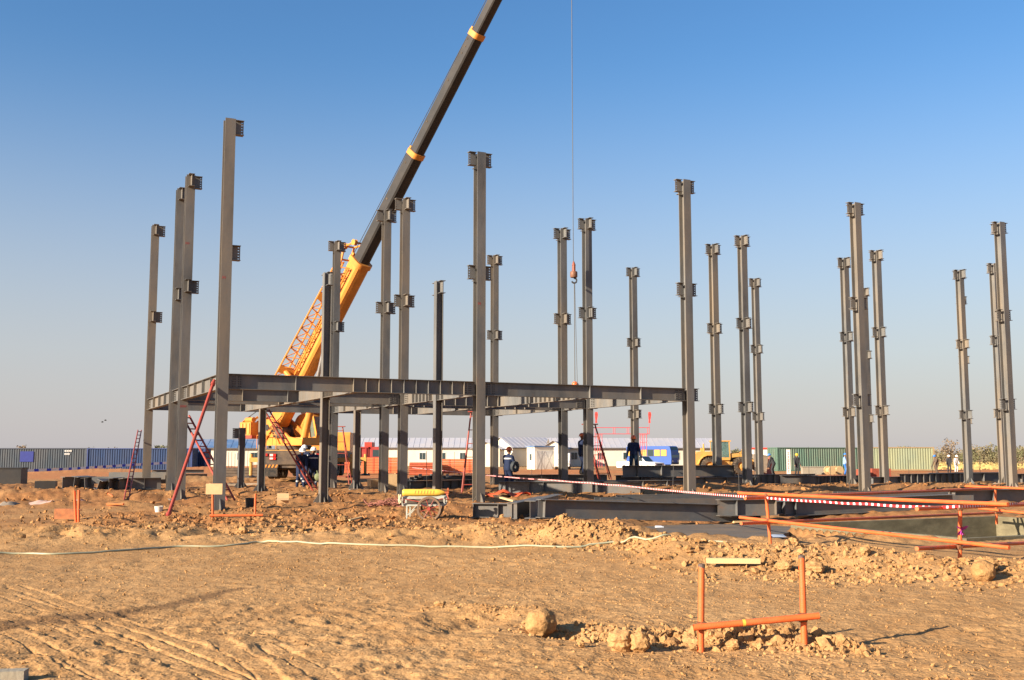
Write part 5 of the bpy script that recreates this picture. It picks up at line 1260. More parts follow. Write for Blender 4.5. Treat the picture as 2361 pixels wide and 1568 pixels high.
# ------------------------------------------------------------------ shipping containers
def container(x0, x1, Y, cols, label, rz=0.0, L=12.19, logo=None, marks=None, ends='right'):
    """side facing the camera, corrugated; anchored at its left end"""
    W, Hc = 2.44, 2.59; q0 = P(x0, 1047, Y); z = gz(q0.x, q0.y)
    t = thing('shipping_container', label, 'container', (q0.x, q0.y, z), rz, 'shipping containers round the site', local=True)
    m, fm = cols
    for (yy, s) in ((0.0,-1),(W,1)):                       # corrugated long sides
        n = int(L/.28); q = MB(); xs = []; st = (L-.3)/n
        for k in range(n):
            a = .15+k*st; xs += [(a,0),(a+st*.22,.045),(a+st*.5,.045),(a+st*.72,0)]
        xs.append((L-.15,0)); v_ = []
        for (xx,d) in xs: v_ += [(xx, yy+s*(-.05)+(-s)*d*(-1)*(-1)*1.0 if False else yy - s*.05 + (-s)*d*.0 + (s*-1)*(-d)*0 + (d*(-s)), .14), (xx, yy - s*.05 + d*(-s), Hc-.10)]
        q.add(v_, [(2*i,2*i+2,2*i+3,2*i+1) for i in range(len(xs)-1)]); q.build('side_panel', m, t)
    q = MB(); q.bx(.06,L-.06,.06,W-.06,Hc-.06,Hc-.02).build('roof_panel', m, t)
    q = MB()
    for yy in (.0,W-.1): q.bx(.15,L-.15,yy,yy+.1,0,.14); q.bx(.15,L-.15,yy,yy+.1,Hc-.1,Hc)
    for xx in (0,L-.12): q.bx(xx,xx+.12,.15,W-.15,Hc-.12,Hc); q.bx(xx,xx+.12,.15,W-.15,0,.14)
    q.build('rail', fm, t)
    for xx in (0,L-.15):
        for yy in (0,W-.15): MB().bx(xx,xx+.15,yy-.004,yy+.154,0,Hc+.002).build('corner_post', fm, t)
    for xx, nm in ((-.004,'door'),(L+.004-.05,'door')):
        d = MB(); d.bx(xx+.03,xx+.05,.16,W-.16,.16,Hc-.14)
        for k in range(4): d.tube((xx+(0 if xx < 1 else .055),.45+.5*k,.2),(xx+(0 if xx < 1 else .055),.45+.5*k,Hc-.2),.02,n=6)
        for k in range(5): d.bx(xx+.012 if xx < 1 else xx+.051, xx+.03 if xx < 1 else xx+.07,.2,W-.2,.4+.42*k,.46+.42*k)
        d.build(nm, m, t)
    if logo:
        (a,b,z0,z1,lm) = logo; MB().bx(a,b,.0,.004,z0,z1).build('logo_panel', lm, t)
    if marks:
        q = MB()
        for (a,zz,n) in marks:
            for k in range(n): q.bx(a+.22*k,a+.22*k+.13,.0,.004,zz,zz+.2); q.bx(a+.22*k+.03,a+.22*k+.1,-.004,-.001,zz+.05,zz+.15)
        q.build('stencil_marks', white, t)
    return t
cb1 = mat('slate_blue_container',(.030,.045,.062),.6,0,.15,1.5,0,40,(.09,.085,.08),.5,.7,(1,1,.3)); cb1f = mat('slate_blue_frame',(.05,.06,.085),.6)
cb2 = mat('blue_container',(.010,.032,.095),.55,0,.15,1.5,0,40,(.05,.06,.09),.4,.8,(1,1,.3)); cb2f = mat('blue_frame',(.03,.05,.15),.6)
cgn = mat('green_container',(.075,.135,.10),.6,0,.15,1.5,0,40,(.18,.17,.12),.5,.8,(1,1,.3)); cgf = mat('green_frame',(.075,.13,.095),.6)
cye = mat('pale_olive_container',(.215,.225,.130),.6,0,.15,1.5,0,40,(.13,.17,.13),.6,.7,(1,1,.3)); cyf = mat('rusty_olive_frame',(.24,.17,.09),.6)
YC = 124.0; wpx = 12.19*FPX/YC
container(197-wpx+2, 0, YC, (cb1,cb1f), 'weathered slate blue shipping container at the far left', 0, logo=(4.45,6.0,1.0,2.2,mat('cobalt_logo',(.015,.025,.17),.5)), marks=((9.6,2.15,4),(9.6,1.8,3)))
container(200, 0, YC, (cb2,cb2f), 'bright blue shipping container right of the slate blue one', R(.6), logo=None)
container(415, 0, YC+3.2, (cb2,cb2f), 'short blue shipping container end behind the left end columns', 0, L=3.0, marks=((1.2,2.15,3),))
container(1792, 0, 117, (cgn,cgf), 'dark green shipping container behind the fourth front column', R(12))
container(1990, 0, 119.5, (cye,cyf), 'pale olive shipping container right of the dark green one', R(-9), L=7.6, logo=None)

# ------------------------------------------------------------------ prefabricated site buildings
def house(x0, Y, L, D, wh, rh, label, rz=0.0, roof=None, wins=(), door=None, name='site_building', gable_win=False, over=.35):
    """ridge along local x; front long side towards -y"""
    q0 = P(x0, 1047, Y); z = gz(q0.x, q0.y)-.05
    t = thing(name, label, 'building', (q0.x, q0.y, z), rz, 'white prefabricated site buildings', local=True)
    roof = roof or roof_m
    q = MB()
    q.add([(0,0,0),(L,0,0),(L,0,wh),(0,0,wh),(0,D,0),(L,D,0),(L,D,wh),(0,D,wh),(0,D/2,wh+rh),(L,D/2,wh+rh)],
          [(0,1,2,3),(5,4,7,6),(4,0,3,8,7),(1,5,6,9,2)]); q.build('wall', wall_m, t)
    n = max(2,int(L/3)); sh = MB()
    for s in (0,1):
        y0, y1 = (-over, D/2) if s == 0 else (D+over, D/2); z0 = wh-over*rh/(D/2)+.05
        sh.hexa([(-over,y0,z0),(L+over,y0,z0),(L+over,y1,wh+rh+.05),(-over,y1,wh+rh+.05),(-over,y0,z0+.06),(L+over,y0,z0+.06),(L+over,y1,wh+rh+.11),(-over,y1,wh+rh+.11)])
    ro = sh.build('roof', roof, t)
    ri = MB(); k = 0
    nn = int(L/.9)
    for i in range(nn+1):
        xx = L*i/nn; ri.bar((xx,-over,wh-over*rh/(D/2)+.12),(xx,D/2,wh+rh+.12),.05,.05)
    ri.build('roof_seam', roof, ro)
    MB().bx(-over,L+over,-over-.05,-over-.005,wh-over*rh/(D/2)-.06,wh-over*rh/(D/2)+.10).build('eave_gutter', mat('dark_gutter',(.10,.09,.09),.6), t)
    for (wx,wz,ww,hh) in wins:
        f = MB(); f.bx(wx-.06,wx+ww+.06,-.05,-.003,wz-.06,wz+hh+.06); fo = f.build('window', white, t)
        for s in (0,1): MB().bx(wx+s*(ww/2+.02),wx+s*(ww/2+.02)+ww/2-.02,-.062,-.051,wz,wz+hh).build('pane', glass, fo)
    if door:
        for (dx,dw,dh) in door:
            d = MB(); d.bx(dx,dx+dw,-.05,-.003,0,dh); do = d.build('door', mat('grey_door_panel',(.5,.48,.44),.6), t)
            e = MB(); e.bar((dx+.05,-.06,.1),(dx+dw-.05,-.06,dh-.1),.05,.02,up=(0,1,0)); e.bar((dx+.05,-.06,dh-.1),(dx+dw-.05,-.06,.1),.05,.02,up=(0,1,0)); e.build('door_brace', mat('door_brace_grey',(.36,.34,.31),.6), do)
    return t
ww = lambda *xs: [(x,1.1,.95,1.05) for x in xs]
house(752,172,24.2,7.0,3.05,1.45,'long low white building behind the orange stacks, with paired windows',0,wins=ww(1.5,5.0,8.3,11.6,15.0,18.2,21.5))
house(1093,176,8.0,7.0,3.0,1.35,'white hut half hidden right of the second front column',0,wins=ww(2.6),door=((1.0,.9,2.1),))
house(1182,168,14,6.0,3.0,1.5,'white gabled building left of the double-door shed',R(38),wins=ww(3,7,11))
house(1276,166,27,6.4,2.95,1.4,'very long white building with grey roof behind the bus and pickup',R(6),wins=ww(2.8,7.0,11,15,19,23))
house(443,160,4.2,5.5,2.9,1.15,'small blue-roofed white house left of the crane, nearer the containers',R(4),roof_b,wins=ww(1.5))
house(516,160,6.0,5.5,2.9,1.15,'small blue-roofed white house directly behind the crane counterweight',R(6),roof_b,wins=ww(2.0,4.0))
# gable faces visible from the left: small annexes turned end-on
house(1152,160,5.0,4.2,2.75,.95,'white gable-ended hut beside the walking worker',R(90-8),wins=())
house(1302,158,6.0,3.4,2.9,1.0,'white gable end right of the double-door shed',R(90-8),wins=())
def shed(x0, Y, label):
    q0 = P(x0,1047,Y); z = gz(q0.x,q0.y)-.05; rz = R(28); t = thing('storage_shed', label, 'shed', (q0.x,q0.y,z), rz, local=True)
    L, D, Hh = 2.7, 2.0, 2.75
    MB().bx(0,L,0,D,0,Hh).build('wall', wall_m, t)
    MB().bx(-.12,L+.12,-.12,D+.12,Hh+.001,Hh+.18).build('roof', roof_b, t)
    for k in range(2):
        d = MB(); d.bx(.2+k*1.17,.2+k*1.17+1.15,-.04,-.003,.05,2.3); do = d.build('door', mat('grey_door_panel',(.5,.48,.44),.6), t)
        e = MB(); e.bar((.25+k*1.17,-.05,.1),(1.3+k*1.17,-.05,2.25),.05,.02,up=(0,1,0)); e.bar((.25+k*1.17,-.05,2.25),(1.3+k*1.17,-.05,.1),.05,.02,up=(0,1,0)); e.build('door_brace', mat('door_brace_grey',(.36,.34,.31),.6), do)
    f = MB(); f.bx(-.04,-.003,.7,1.3,1.1,2.0); fo = f.build('window', white, t); MB().bx(-.052,-.041,.76,1.24,1.16,1.94).build('pane', glass, fo)
shed(1233,131,'small box shed with blue flat roof and braced double doors')

# ------------------------------------------------------------------ stacks of orange pipes and panels
def pipestack(x0, x1, Y, rows, n, r, label, m=orange, az=0.0):
    a = P(x0,1047,Y); b = P(x1,1047,Y); z = gz(a.x,a.y); t = thing('pipe_stack', label, 'pipe stack', (a.x,a.y,z))
    me = None; L = b.x-a.x; dx, dy = math.cos(az), math.sin(az)
    for j in range(rows):
        for i in range(n-(j%2)):
            y0 = a.y+(i+.5*(j%2))*2*r; z0 = z+r+j*r*1.74
            if 0 < i < n-2 and j < rows-1: continue
            q = MB(); q.path([(a.x,y0,z0),(a.x+L,y0+L*dy,z0)], r, 8); q.path([(a.x,y0,z0),(a.x+L,y0+L*dy,z0)], r*.8, 8, 0, False)
            q.build('pipe', m, t, True)
    return t
opan = mat('orange_red_panel',(.62,.14,.05),.55,0,.12,2,0,40,(.4,.12,.05),.4,1.5,(1,1,3))
def panelstack(x0, x1, Y, n, hh, label, D=1.5):
    a = P(x0,1047,Y); b = P(x1,1047,Y); z = gz(a.x,a.y); t = thing('formwork_stack', label, 'panel stack', (a.x,a.y,z))
    for k in range(n):
        o_ = .05*math.sin(k*2.1); z0 = z+.12+k*hh
        MB().bx(a.x+o_,b.x+o_,a.y,a.y+D,z0,z0+hh-.025).build('panel', opan, t)
    q = MB()
    for f in (.15,.5,.85): q.bx(a.x+(b.x-a.x)*f-.05,a.x+(b.x-a.x)*f+.05,a.y+.01,a.y+D-.01,z,z+.118)
    q.build('bearer', wood, t)
    q = MB()
    for f in (.3,.72): q.bx(a.x+(b.x-a.x)*f-.02,a.x+(b.x-a.x)*f+.02,a.y-.07,a.y-.06,z+.1,z+.12+n*hh)
    q.build('strap', redp, t)
panelstack(757,812,96,5,.26,'orange formwork stack in front of the dump truck')
panelstack(833,925,92,6,.225,'orange formwork stack behind the paired inner columns')
panelstack(1003,1112,92,6,.21,'orange formwork stack left of the second front column')
pipestack(944,1015,90.5,6,7,.10,'bundle of red-brown pipes with dark open ends behind the handcart', mat('red_brown_pipe',(.36,.085,.04),.6,0,.2,4))
# low dark wall left of crane, spoil and slabs
a = P(512,1047,64); b = P(602,1047,64); z = gz(a.x,a.y)
t = thing('outrigger_mat_stack', 'dark brown timber mats stacked left of the crane', 'timber mats', (a.x,a.y,z))
for k in range(4): MB().bx(a.x+.04*(k%2),b.x-.06*(k%2),a.y,a.y+1.2,z+.01+k*.17,z+.165+k*.17).build('mat', dark, t)
for k in range(4):
    p_ = P(512+k*22,1113+k*1.5,52.5-k*.4); a_ = .5-.12*k
    t = thing('concrete_sleeper', ['leftmost','second','third','rightmost'][k]+' pale sleeper lying before the crane, left of the short dark post', 'sleeper', (p_.x,p_.y,gz(p_.x,p_.y)-.02), a_, local=True)
    MB().bx(-.6,.6,-.09,.09,0,.09).build('body', mat('pale_sleeper',(.36,.28,.19),.8,0,.2,6), t); MB().bx(-.5,-.35,-.07,.07,.091,.11).build('rail_pad', steel_b, t); MB().bx(.35,.5,-.07,.07,.091,.11).build('rail_pad', steel_b, t)

# ------------------------------------------------------------------ vehicles
def wheel(parent, c, r, w_, axis=(0,1,0), rimm=None, lugs=0):
    o = MB().lathe([(r*.5,-w_/2),(r*.88,-w_/2),(r,-w_*.36),(r,w_*.36),(r*.88,w_/2),(r*.5,w_/2),(r*.5,-w_/2)], c, axis, 22).build('wheel', black, parent, True)
    MB().lathe([(0,-w_*.32),(r*.2,-w_*.36),(r*.42,-w_*.2),(r*.5,-w_*.45),(r*.5,w_*.45),(r*.42,w_*.2),(0,w_*.3)], c, axis, 16).build('rim', rimm or dark, o)
    if lugs:
        q = MB()
        for k in range(lugs):
            a = 2*math.pi*k/lugs; d = Vector((math.cos(a),0,math.sin(a))); p_ = Vector(c)+d*(r+.01)
            q.bar(p_+Vector((0,-w_/2,0))-Vector((-d.z,0,d.x))*.06, p_+Vector((0,w_/2,0))+Vector((-d.z,0,d.x))*.06, .05, .12, up=d)
        q.build('tread', black, o)
    return o
# wheel loader facing right, a little away
q0 = P(1628,1047,91); z = gz(q0.x,q0.y)
WL = thing('wheel_loader', 'yellow wheel loader with raised front bucket, facing right', 'loader', (q0.x,q0.y,z), R(4), local=True)
wr2 = .80
WL.scale = (.94,.94,.92)
for (xx,yy) in ((0,-.95),(0,.95),(2.95,-.95),(2.95,.95)): wheel(WL,(xx,yy,wr2),wr2,.62,(0,1,0),yellow2,22)
MB().prism([(-1.15,.85),(.9,.85),(.9,2.15),(-.9,2.15),(-1.15,1.9)],(0,.75,0),(1,0,0),(0,0,1),(0,-1.5,0)).build('rear_hood', yellow2, WL)
q = MB()
for s in (-1,1):
    pts = [(1.02*math.cos(t),.80+1.0*math.sin(t)) for t in np.linspace(.2,math.pi-.2,8)]
    for k in range(7): q.hexa([(pts[k][0],s*.62,pts[k][1]),(pts[k+1][0],s*.62,pts[k+1][1]),(pts[k+1][0],s*1.28,pts[k+1][1]),(pts[k][0],s*1.28,pts[k][1]),(pts[k][0],s*.62,pts[k][1]+.05),(pts[k+1][0],s*.62,pts[k+1][1]+.05),(pts[k+1][0],s*1.28,pts[k+1][1]+.05),(pts[k][0],s*1.28,pts[k][1]+.05)])
q.build('mudguard', yellow2, WL)
MB().bx(-1.25,-1.152,-.7,.7,.6,1.2).build('counterweight', yellow2, WL)
q = MB(); q.tube((-.3,-.3,2.15),(-.3,-.3,2.85),.07); q.bx(-.45,-.15,-.1,.3,2.151,2.45); q.build('exhaust_stack', yellow2, WL)
MB().bx(.92,2.0,-.55,.55,.75,1.35).build('articulation_frame', yellow2, WL)
cb_ = MB()
for (xx,yy) in ((.62,-.68),(.62,.68),(2.0,-.68),(2.0,.68)): cb_.bar((xx,yy,1.5),(xx*(1 if xx < 1 else .97),yy,3.05),.09,.09)
cb_.bx(.60,2.02,-.72,.72,1.36,1.6); cab_o = cb_.build('cab', yellow2, WL)
MB().bx(.50,2.1,-.78,.78,3.051,3.16).build('cab_roof', yellow2, cab_o)
MB().bx(.68,1.93,-.685,-.67,1.61,3.03).build('side_window', glass_g, cab_o); MB().bx(.68,1.93,.67,.685,1.61,3.03).build('side_window', glass_g, cab_o); MB().bx(1.955,1.965,-.62,.62,1.61,3.03).build('windscreen', glass_g, cab_o); MB().bx(.60,.61,-.62,.62,1.61,3.03).build('rear_window', glass_g, cab_o)
MB().bx(2.0,3.5,-.5,.5,.7,1.2).build('front_frame', yellow2, WL)
for s in (-.55,.55):
    q = MB(); ap = [(2.1,1.75),(2.9,1.85),(3.7,1.55),(4.35,.95)]
    for k in range(3): q.bar((ap[k][0],s,ap[k][1]),(ap[k+1][0],s,ap[k+1][1]),.14,.34)
    q.build('lift_arm', yellow2, WL)
q = MB(); q.tube((2.3,0,1.95),(3.6,0,2.1),.09); q.bar((3.3,0,2.35),(4.2,0,1.35),.14,.2); q.build('tilt_linkage', yellow2, WL)
dustb = mat('worn_bucket_steel',(.22,.17,.12),.7,0,.2,4)
pr = [(4.15,.75),(4.2,1.55),(4.45,1.9),(5.3,1.75),(5.32,1.65),(4.55,1.75),(4.33,1.5),(4.3,.85),(5.15,.25),(5.1,.18)]
MB().prism(pr,(0,1.35,0),(1,0,0),(0,0,1),(0,-2.7,0)).build('bucket', dustb, WL)
for s in (-1.33,1.33): MB().prism([(4.2,.8),(5.1,.25),(5.3,1.7),(4.45,1.85),(4.22,1.5)],(0,s-.02,0),(1,0,0),(0,0,1),(0,.04,0)).build('bucket_side', dustb, WL)
# blue bus, three-quarter front
q0 = P(1556,1047,158); z = gz(q0.x,q0.y)
BU = thing('bus', 'blue bus with orange curtains parked before the long white building', 'bus', (q0.x,q0.y,z), R(-36), local=True)   # +x is forward
bl = mat('bus_blue',(.022,.075,.29),.4,0,.06,1); 
MB().prism([(-7.5,.35),(.0,.35),(.06,1.3),(-.02,2.3),(-.2,2.95),(-.5,3.05),(-7.3,3.05),(-7.5,2.9)],(0,1.22,0),(1,0,0),(0,0,1),(0,-2.44,0)).build('body', bl, BU)
cur = mat('orange_curtain',(.62,.33,.08),.8)
for k in range(6): 
    f = MB(); f.bx(-7.2+k*1.1,-6.2+k*1.1,-1.245,-1.222,1.55,2.55); MB().bx(-7.15+k*1.1,-6.25+k*1.1,-1.252,-1.246,1.6,2.5).build('curtained_window', cur if k != 3 else glass, BU); f.build('window_frame', steel_b, BU)
MB().add([(.072,-1.05,1.35),(.072,1.05,1.35),(-.06,1.05,2.45),(-.06,-1.05,2.45)],[(0,1,2,3)]).build('windscreen', glass, BU)
MB().bx(.045,.10,-1.1,1.1,.45,.62).build('bumper', steel_b, BU)
for s in (-.85,.85): MB().bx(.06,.09,s-.18,s+.18,.72,.95).build('headlight', white, BU)
MB().add([(-.035,-1.0,2.5),(-.035,1.0,2.5),(-.17,1.0,2.9),(-.17,-1.0,2.9)],[(0,1,2,3)]).build('destination_panel', mat('dark_teal_panel',(.02,.06,.06),.4), BU)
for xx in (-1.7,-5.8):
    for s in (-1.0,1.0): wheel(BU,(xx,s,.48),.48,.3,(0,1,0),white)
# white pickup facing camera-right
q0 = P(1520,1047,112); z = gz(q0.x,q0.y)
PU = thing('pickup_truck', 'white pickup truck parked in front of the blue bus', 'pickup', (q0.x,q0.y,z), R(-42), local=True)
wp = mat('white_car_paint',(.72,.70,.64),.35,0,.03,1)
MB().prism([(-4.9,.45),(0,.45),(.02,.95),(-1.15,1.08),(-3.0,1.08),(-4.9,1.05)],(0,.86,0),(1,0,0),(0,0,1),(0,-1.72,0)).build('body', wp, PU)
MB().prism([(-1.25,1.081),(-1.85,1.66),(-2.95,1.70),(-3.15,1.081)],(0,.78,0),(1,0,0),(0,0,1),(0,-1.56,0)).build('cabin', wp, PU)
MB().add([(-1.27,-.68,1.12),(-1.27,.68,1.12),(-1.80,.62,1.63),(-1.80,-.62,1.63)],[(0,1,2,3)]).build('windscreen', glass, PU)
for s in (-.79,.785): MB().prism([(-1.5,1.14),(-1.92,1.6),(-2.85,1.62),(-2.95,1.14)],(0,s,0),(1,0,0),(0,0,1),(0,.006,0)).build('side_window', glass, PU)
MB().bx(.02,.06,-.45,.45,.62,.85).build('grille', steel_b, PU); MB().bx(.02,.10,-.84,.84,.42,.58).build('bumper', steel_b, PU)
for s in (-.65,.65): MB().bx(.005,.05,s-.16,s+.16,.68,.88).build('headlight', white, PU)
for xx in (-.85,-3.9):
    for s in (-.78,.78): wheel(PU,(xx,s,.36),.36,.24,(0,1,0),white)
# small white van near the shed, front corner only
q0 = P(1296,1047,128); z = gz(q0.x,q0.y)
VN = thing('van', 'white van half hidden behind the column right of the storage shed', 'van', (q0.x,q0.y,z), R(-95), local=True)
MB().prism([(-4.2,.4),(0,.4),(.05,.9),(-.5,1.15),(-1.1,1.95),(-4.2,2.0)],(0,.85,0),(1,0,0),(0,0,1),(0,-1.7,0)).build('body', wp, VN)
MB().add([(-.52,-.72,1.18),(-.52,.72,1.18),(-1.07,.68,1.88),(-1.07,-.68,1.88)],[(0,1,2,3)]).build('windscreen', glass_g, VN)
for s in (-.6,.6): MB().bx(.03,.07,s-.16,s+.16,.65,.85).build('headlight', white, VN)
for xx in (-.8,-3.4):
    for s in (-.78,.78): wheel(VN,(xx,s,.34),.34,.22,(0,1,0),white)
# red dump truck
q0 = P(757,1047,104); z = gz(q0.x,q0.y)
DT = thing('dump_truck', 'dark red tipper truck with ribbed body parked behind the orange stacks', 'truck', (q0.x,q0.y,z), 0, local=True)
dr = mat('dump_truck_red',(.30,.022,.025),.5,0,.12,2,0,40,(.3,.12,.07),.4,1.5)
bo_ = MB(); bo_.prism([(0,1.15),(3.9,1.15),(3.9,2.55),(0,2.45)],(0,0,0),(1,0,0),(0,0,1),(0,2.4,0)); bo_ = bo_.build('tipper_body', dr, DT)
q = MB()
for k in range(7): q.bx(.1+k*.58,.24+k*.58,-.09,-.002,1.15,2.42)
q.bx(0,3.9,-.10,-.002,2.43,2.55); q.build('rib', dr, bo_)
MB().bx(0,4.9,.3,2.1,.7,1.1).build('chassis', steel_b, DT)
MB().prism([(4.0,.75),(5.2,.75),(5.25,1.5),(5.1,2.3),(4.85,2.55),(4.0,2.55)],(0,.05,0),(1,0,0),(0,0,1),(0,2.3,0)).build('cab', dr, DT)
MB().bx(4.3,4.95,.03,.048,1.6,2.25).build('side_window', glass, DT)
MB().bx(3.5,4.2,0.0,2.4,2.56,3.0).build('cab_guard', mat('bright_red_panel',(.60,.05,.03),.5), DT)
for xx in (.8,2.0,4.6):
    for s in (.15,2.25): wheel(DT,(xx,s,.5),.5,.32,(0,1,0),dr)

# ------------------------------------------------------------------ red lattice gate with flags
YG = 148; GT = thing('entrance_gate', 'thin red tubular entrance gate with two red flags before the long building', 'gate', tuple(P(1437,1075,YG)))
q = MB()
for (x0,x1,y) in ((1372,1497,986),(1372,1497,1000.5)): q.tube(P(x0,y,YG),P(x1,y,YG),.05,n=6)
for x in (1372,1414,1418,1446,1450,1493,1497): q.tube(P(x,986,YG),P(x,1000,YG),.04,n=6)
q.build('top_truss', redp2 := mat('gate_red',(.50,.05,.06),.5), GT)
for xs in ((1372,1378,1383,1388),(1476,1481,1485,1491)):
    q = MB()
    for x in xs: b_ = P(x,1073,YG); q.tube((b_.x,b_.y,-.35),P(x,1001,YG),.045,n=6)
    for y in (1003,1020,1040,1060): q.tube(P(xs[0],y,YG),P(xs[-1],y,YG),.03,n=6)
    q.build('tower', redp2, GT)
for x in (1374,1497):
    q = MB(); q.tube(P(x,986,YG),P(x,950,YG),.03,n=6); po = q.build('flagpole', redp2, GT)
    f = MB(); v_ = [P(x+dx*(1+.3*math.sin(k)),950+k*4.2,YG-.05*(k%2)) for k in range(7) for dx in (-2,3.5)]; f.add(v_,[(2*k,2*k+1,2*k+3,2*k+2) for k in range(6)]); f.build('flag', mat('flag_red',(.62,.05,.04),.7), po)
# ------------------------------------------------------------------ items by the green container
q0 = P(1761,1047,92); z = gz(q0.x,q0.y); t = thing('site_cabinet', 'pinkish red cabinet standing left of the green container', 'cabinet', (q0.x,q0.y,z), 0, local=True)
pk = mat('faded_red_cabinet',(.55,.17,.12),.6,0,.12,3)
MB().bx(0,.70,0,.6,.05,1.45).build('body', pk, t); MB().bx(-.03,.73,-.03,.63,1.451,1.5).build('top', pk, t)
for k in range(2): MB().bx(.03+k*.33,.34+k*.33,-.02,-.002,.12,1.4).build('door', pk, t)
q0 = P(1813,1047,98); z = gz(q0.x,q0.y); t = thing('banner_post', 'narrow upright white banner with a column of red characters', 'banner', (q0.x,q0.y,z), 0, local=True)
MB().bx(0,.36,0,.05,.02,2.25).build('board', white, t); MB().tube((.18,.08,0),(.18,.08,2.4),.03).build('post', steel_b, t)
q = MB()
for k in range(6):
    zz = 1.95-.32*k; q.bx(.08,.28,-.004,-.001,zz,zz+.035); q.bx(.16,.20,-.004,-.001,zz-.14,zz-.002); q.bx(.08,.28,-.004,-.001,zz-.18,zz-.145)
q.build('red_characters', mat('banner_red',(.5,.03,.02),.6), t)
for k,(x,lab) in enumerate(((1912,'left wooden cable drum standing before the green container'),(1930,'right wooden cable drum near the worker in pale blue'))):
    q0 = P(x,1047,88+k); z = gz(q0.x,q0.y); t = thing('cable_drum', lab, 'cable drum', (q0.x,q0.y,z), .3, local=True)
    for s in (-.3,.3): MB().lathe([(0,-.03),(.36,-.03),(.36,.03),(0,.03)],(0,s,.36),(0,1,0),20).build('flange', wood, t)
    MB().lathe([(0,-.268),(.22,-.268),(.22,.268),(0,.268)],(0,0,.36),(0,1,0),16).build('core', card, t)
q0 = P(1850,1047,90); z = gz(q0.x,q0.y); t = thing('concrete_barrier', 'low grey concrete upstand in front of the green container', 'barrier', (q0.x,q0.y,z), .05, local=True)
MB().bx(0,1.95,0,.5,0,.62).build('body', concrete, t); MB().bx(-.04,1.99,-.04,.54,.621,.70).build('coping', concrete, t)
q0 = P(1735,1047,126); z = gz(q0.x,q0.y); t = thing('site_cabin', 'white cabin with red roof edge between loader and green container', 'cabin', (q0.x,q0.y,z), 0, local=True)
MB().bx(0,2.6,0,2.2,0,2.45).build('wall', white, t); MB().bx(-.05,2.65,-.05,2.25,2.451,2.65).build('roof', mat('bright_red_panel',(.60,.05,.03),.5), t); MB().bx(.3,.9,-.02,-.002,1.1,1.9).build('window', glass, t)
for k,(x,Y) in enumerate(((1985,60),(2040,61),(2014,60.5))):
    q0 = P(x,1047,Y); z = gz(q0.x,q0.y); t = thing('brick_pallet', ['left','right','middle'][k]+' small stack of red bricks behind the fourth front column', 'bricks', (q0.x,q0.y,z), .1*k, local=True)
    for r_ in range(8):
        for c_ in range(2): MB().bx(-.24+.245*c_,-.24+.245*c_+.235,-.2,.2,.08+r_*.075,.08+r_*.075+.068).build('brick', mat('red_brick',(.30,.07,.04),.85,0,.25,9), t)
    MB().bx(-.27,.27,-.23,.23,0,.079).build('pallet', wood, t)

# ------------------------------------------------------------------ savanna trees and bushes on the horizon
leafm = [mat('dry_leaf_green',(.125,.120,.055),.8,0,.3,.5), mat('olive_leaf',(.160,.135,.070),.8,0,.3,.5), mat('brown_dry_leaf',(.200,.145,.090),.8,0,.3,.5)]
bark = mat('acacia_bark',(.10,.07,.045),.9,0,.2,4)
def tree(x, Y, hgt, wid, label, seed, lm, flat=False, group='scrubby trees on the horizon', dens=1.0):
    rn = random.Random(seed); q0 = P(x,1047,Y); z = -.3
    t = thing('savanna_tree', label, 'tree', (q0.x,q0.y,z), 0, group, local=True)
    tr = MB(); tips = []
    tr.path([(0,0,-.3),(rn.uniform(-.1,.1),0,hgt*.18),(rn.uniform(-.2,.2),rn.uniform(-.2,.2),hgt*.4)],[hgt*.035,hgt*.028,hgt*.02],7)
    for k in range(7):
        a = rn.uniform(0,6.28); f = rn.uniform(.12,.4)*hgt; e = Vector((math.cos(a)*wid*.35*rn.uniform(.5,1),math.sin(a)*wid*.35*rn.uniform(.5,1),hgt*rn.uniform(.5,.9)))
        tr.path([(0,0,f),tuple(e*.5+Vector((0,0,f*.4))),tuple(e)],[hgt*.016,hgt*.011,hgt*.005],5); tips.append(e)
    tr.build('trunk', bark, t)
    cl = MB(); n = int(230*dens)
    cents = [e+Vector((rn.gauss(0,wid*.07),rn.gauss(0,wid*.07),rn.gauss(0,hgt*.04))) for e in tips for _ in range(2)]+[Vector((rn.uniform(-.4,.4)*wid,rn.uniform(-.3,.3)*wid,hgt*rn.uniform(.18,.8)*(1 if not flat else 1))) for _ in range(9)]
    for c_ in cents:
        rr = wid*rn.uniform(.07,.14)
        for _ in range(n//10):
            d = Vector((rn.gauss(0,1),rn.gauss(0,1),rn.gauss(0,.55 if flat else .8)))*rr*.7; p_ = c_+d
            if p_.z < .05: continue
            s_ = rn.uniform(.06,.16)*(hgt/4)**.5*1.5; a_ = Vector((rn.gauss(0,1),rn.gauss(0,1),rn.gauss(0,1))).normalized()*s_; b_ = Vector((rn.gauss(0,1),rn.gauss(0,1),rn.gauss(0,1))).normalized()*s_
            cl.add([p_-a_,p_+b_,p_+a_,p_-b_],[(0,1,2,3)])
    cl.build('crown', lm, t)
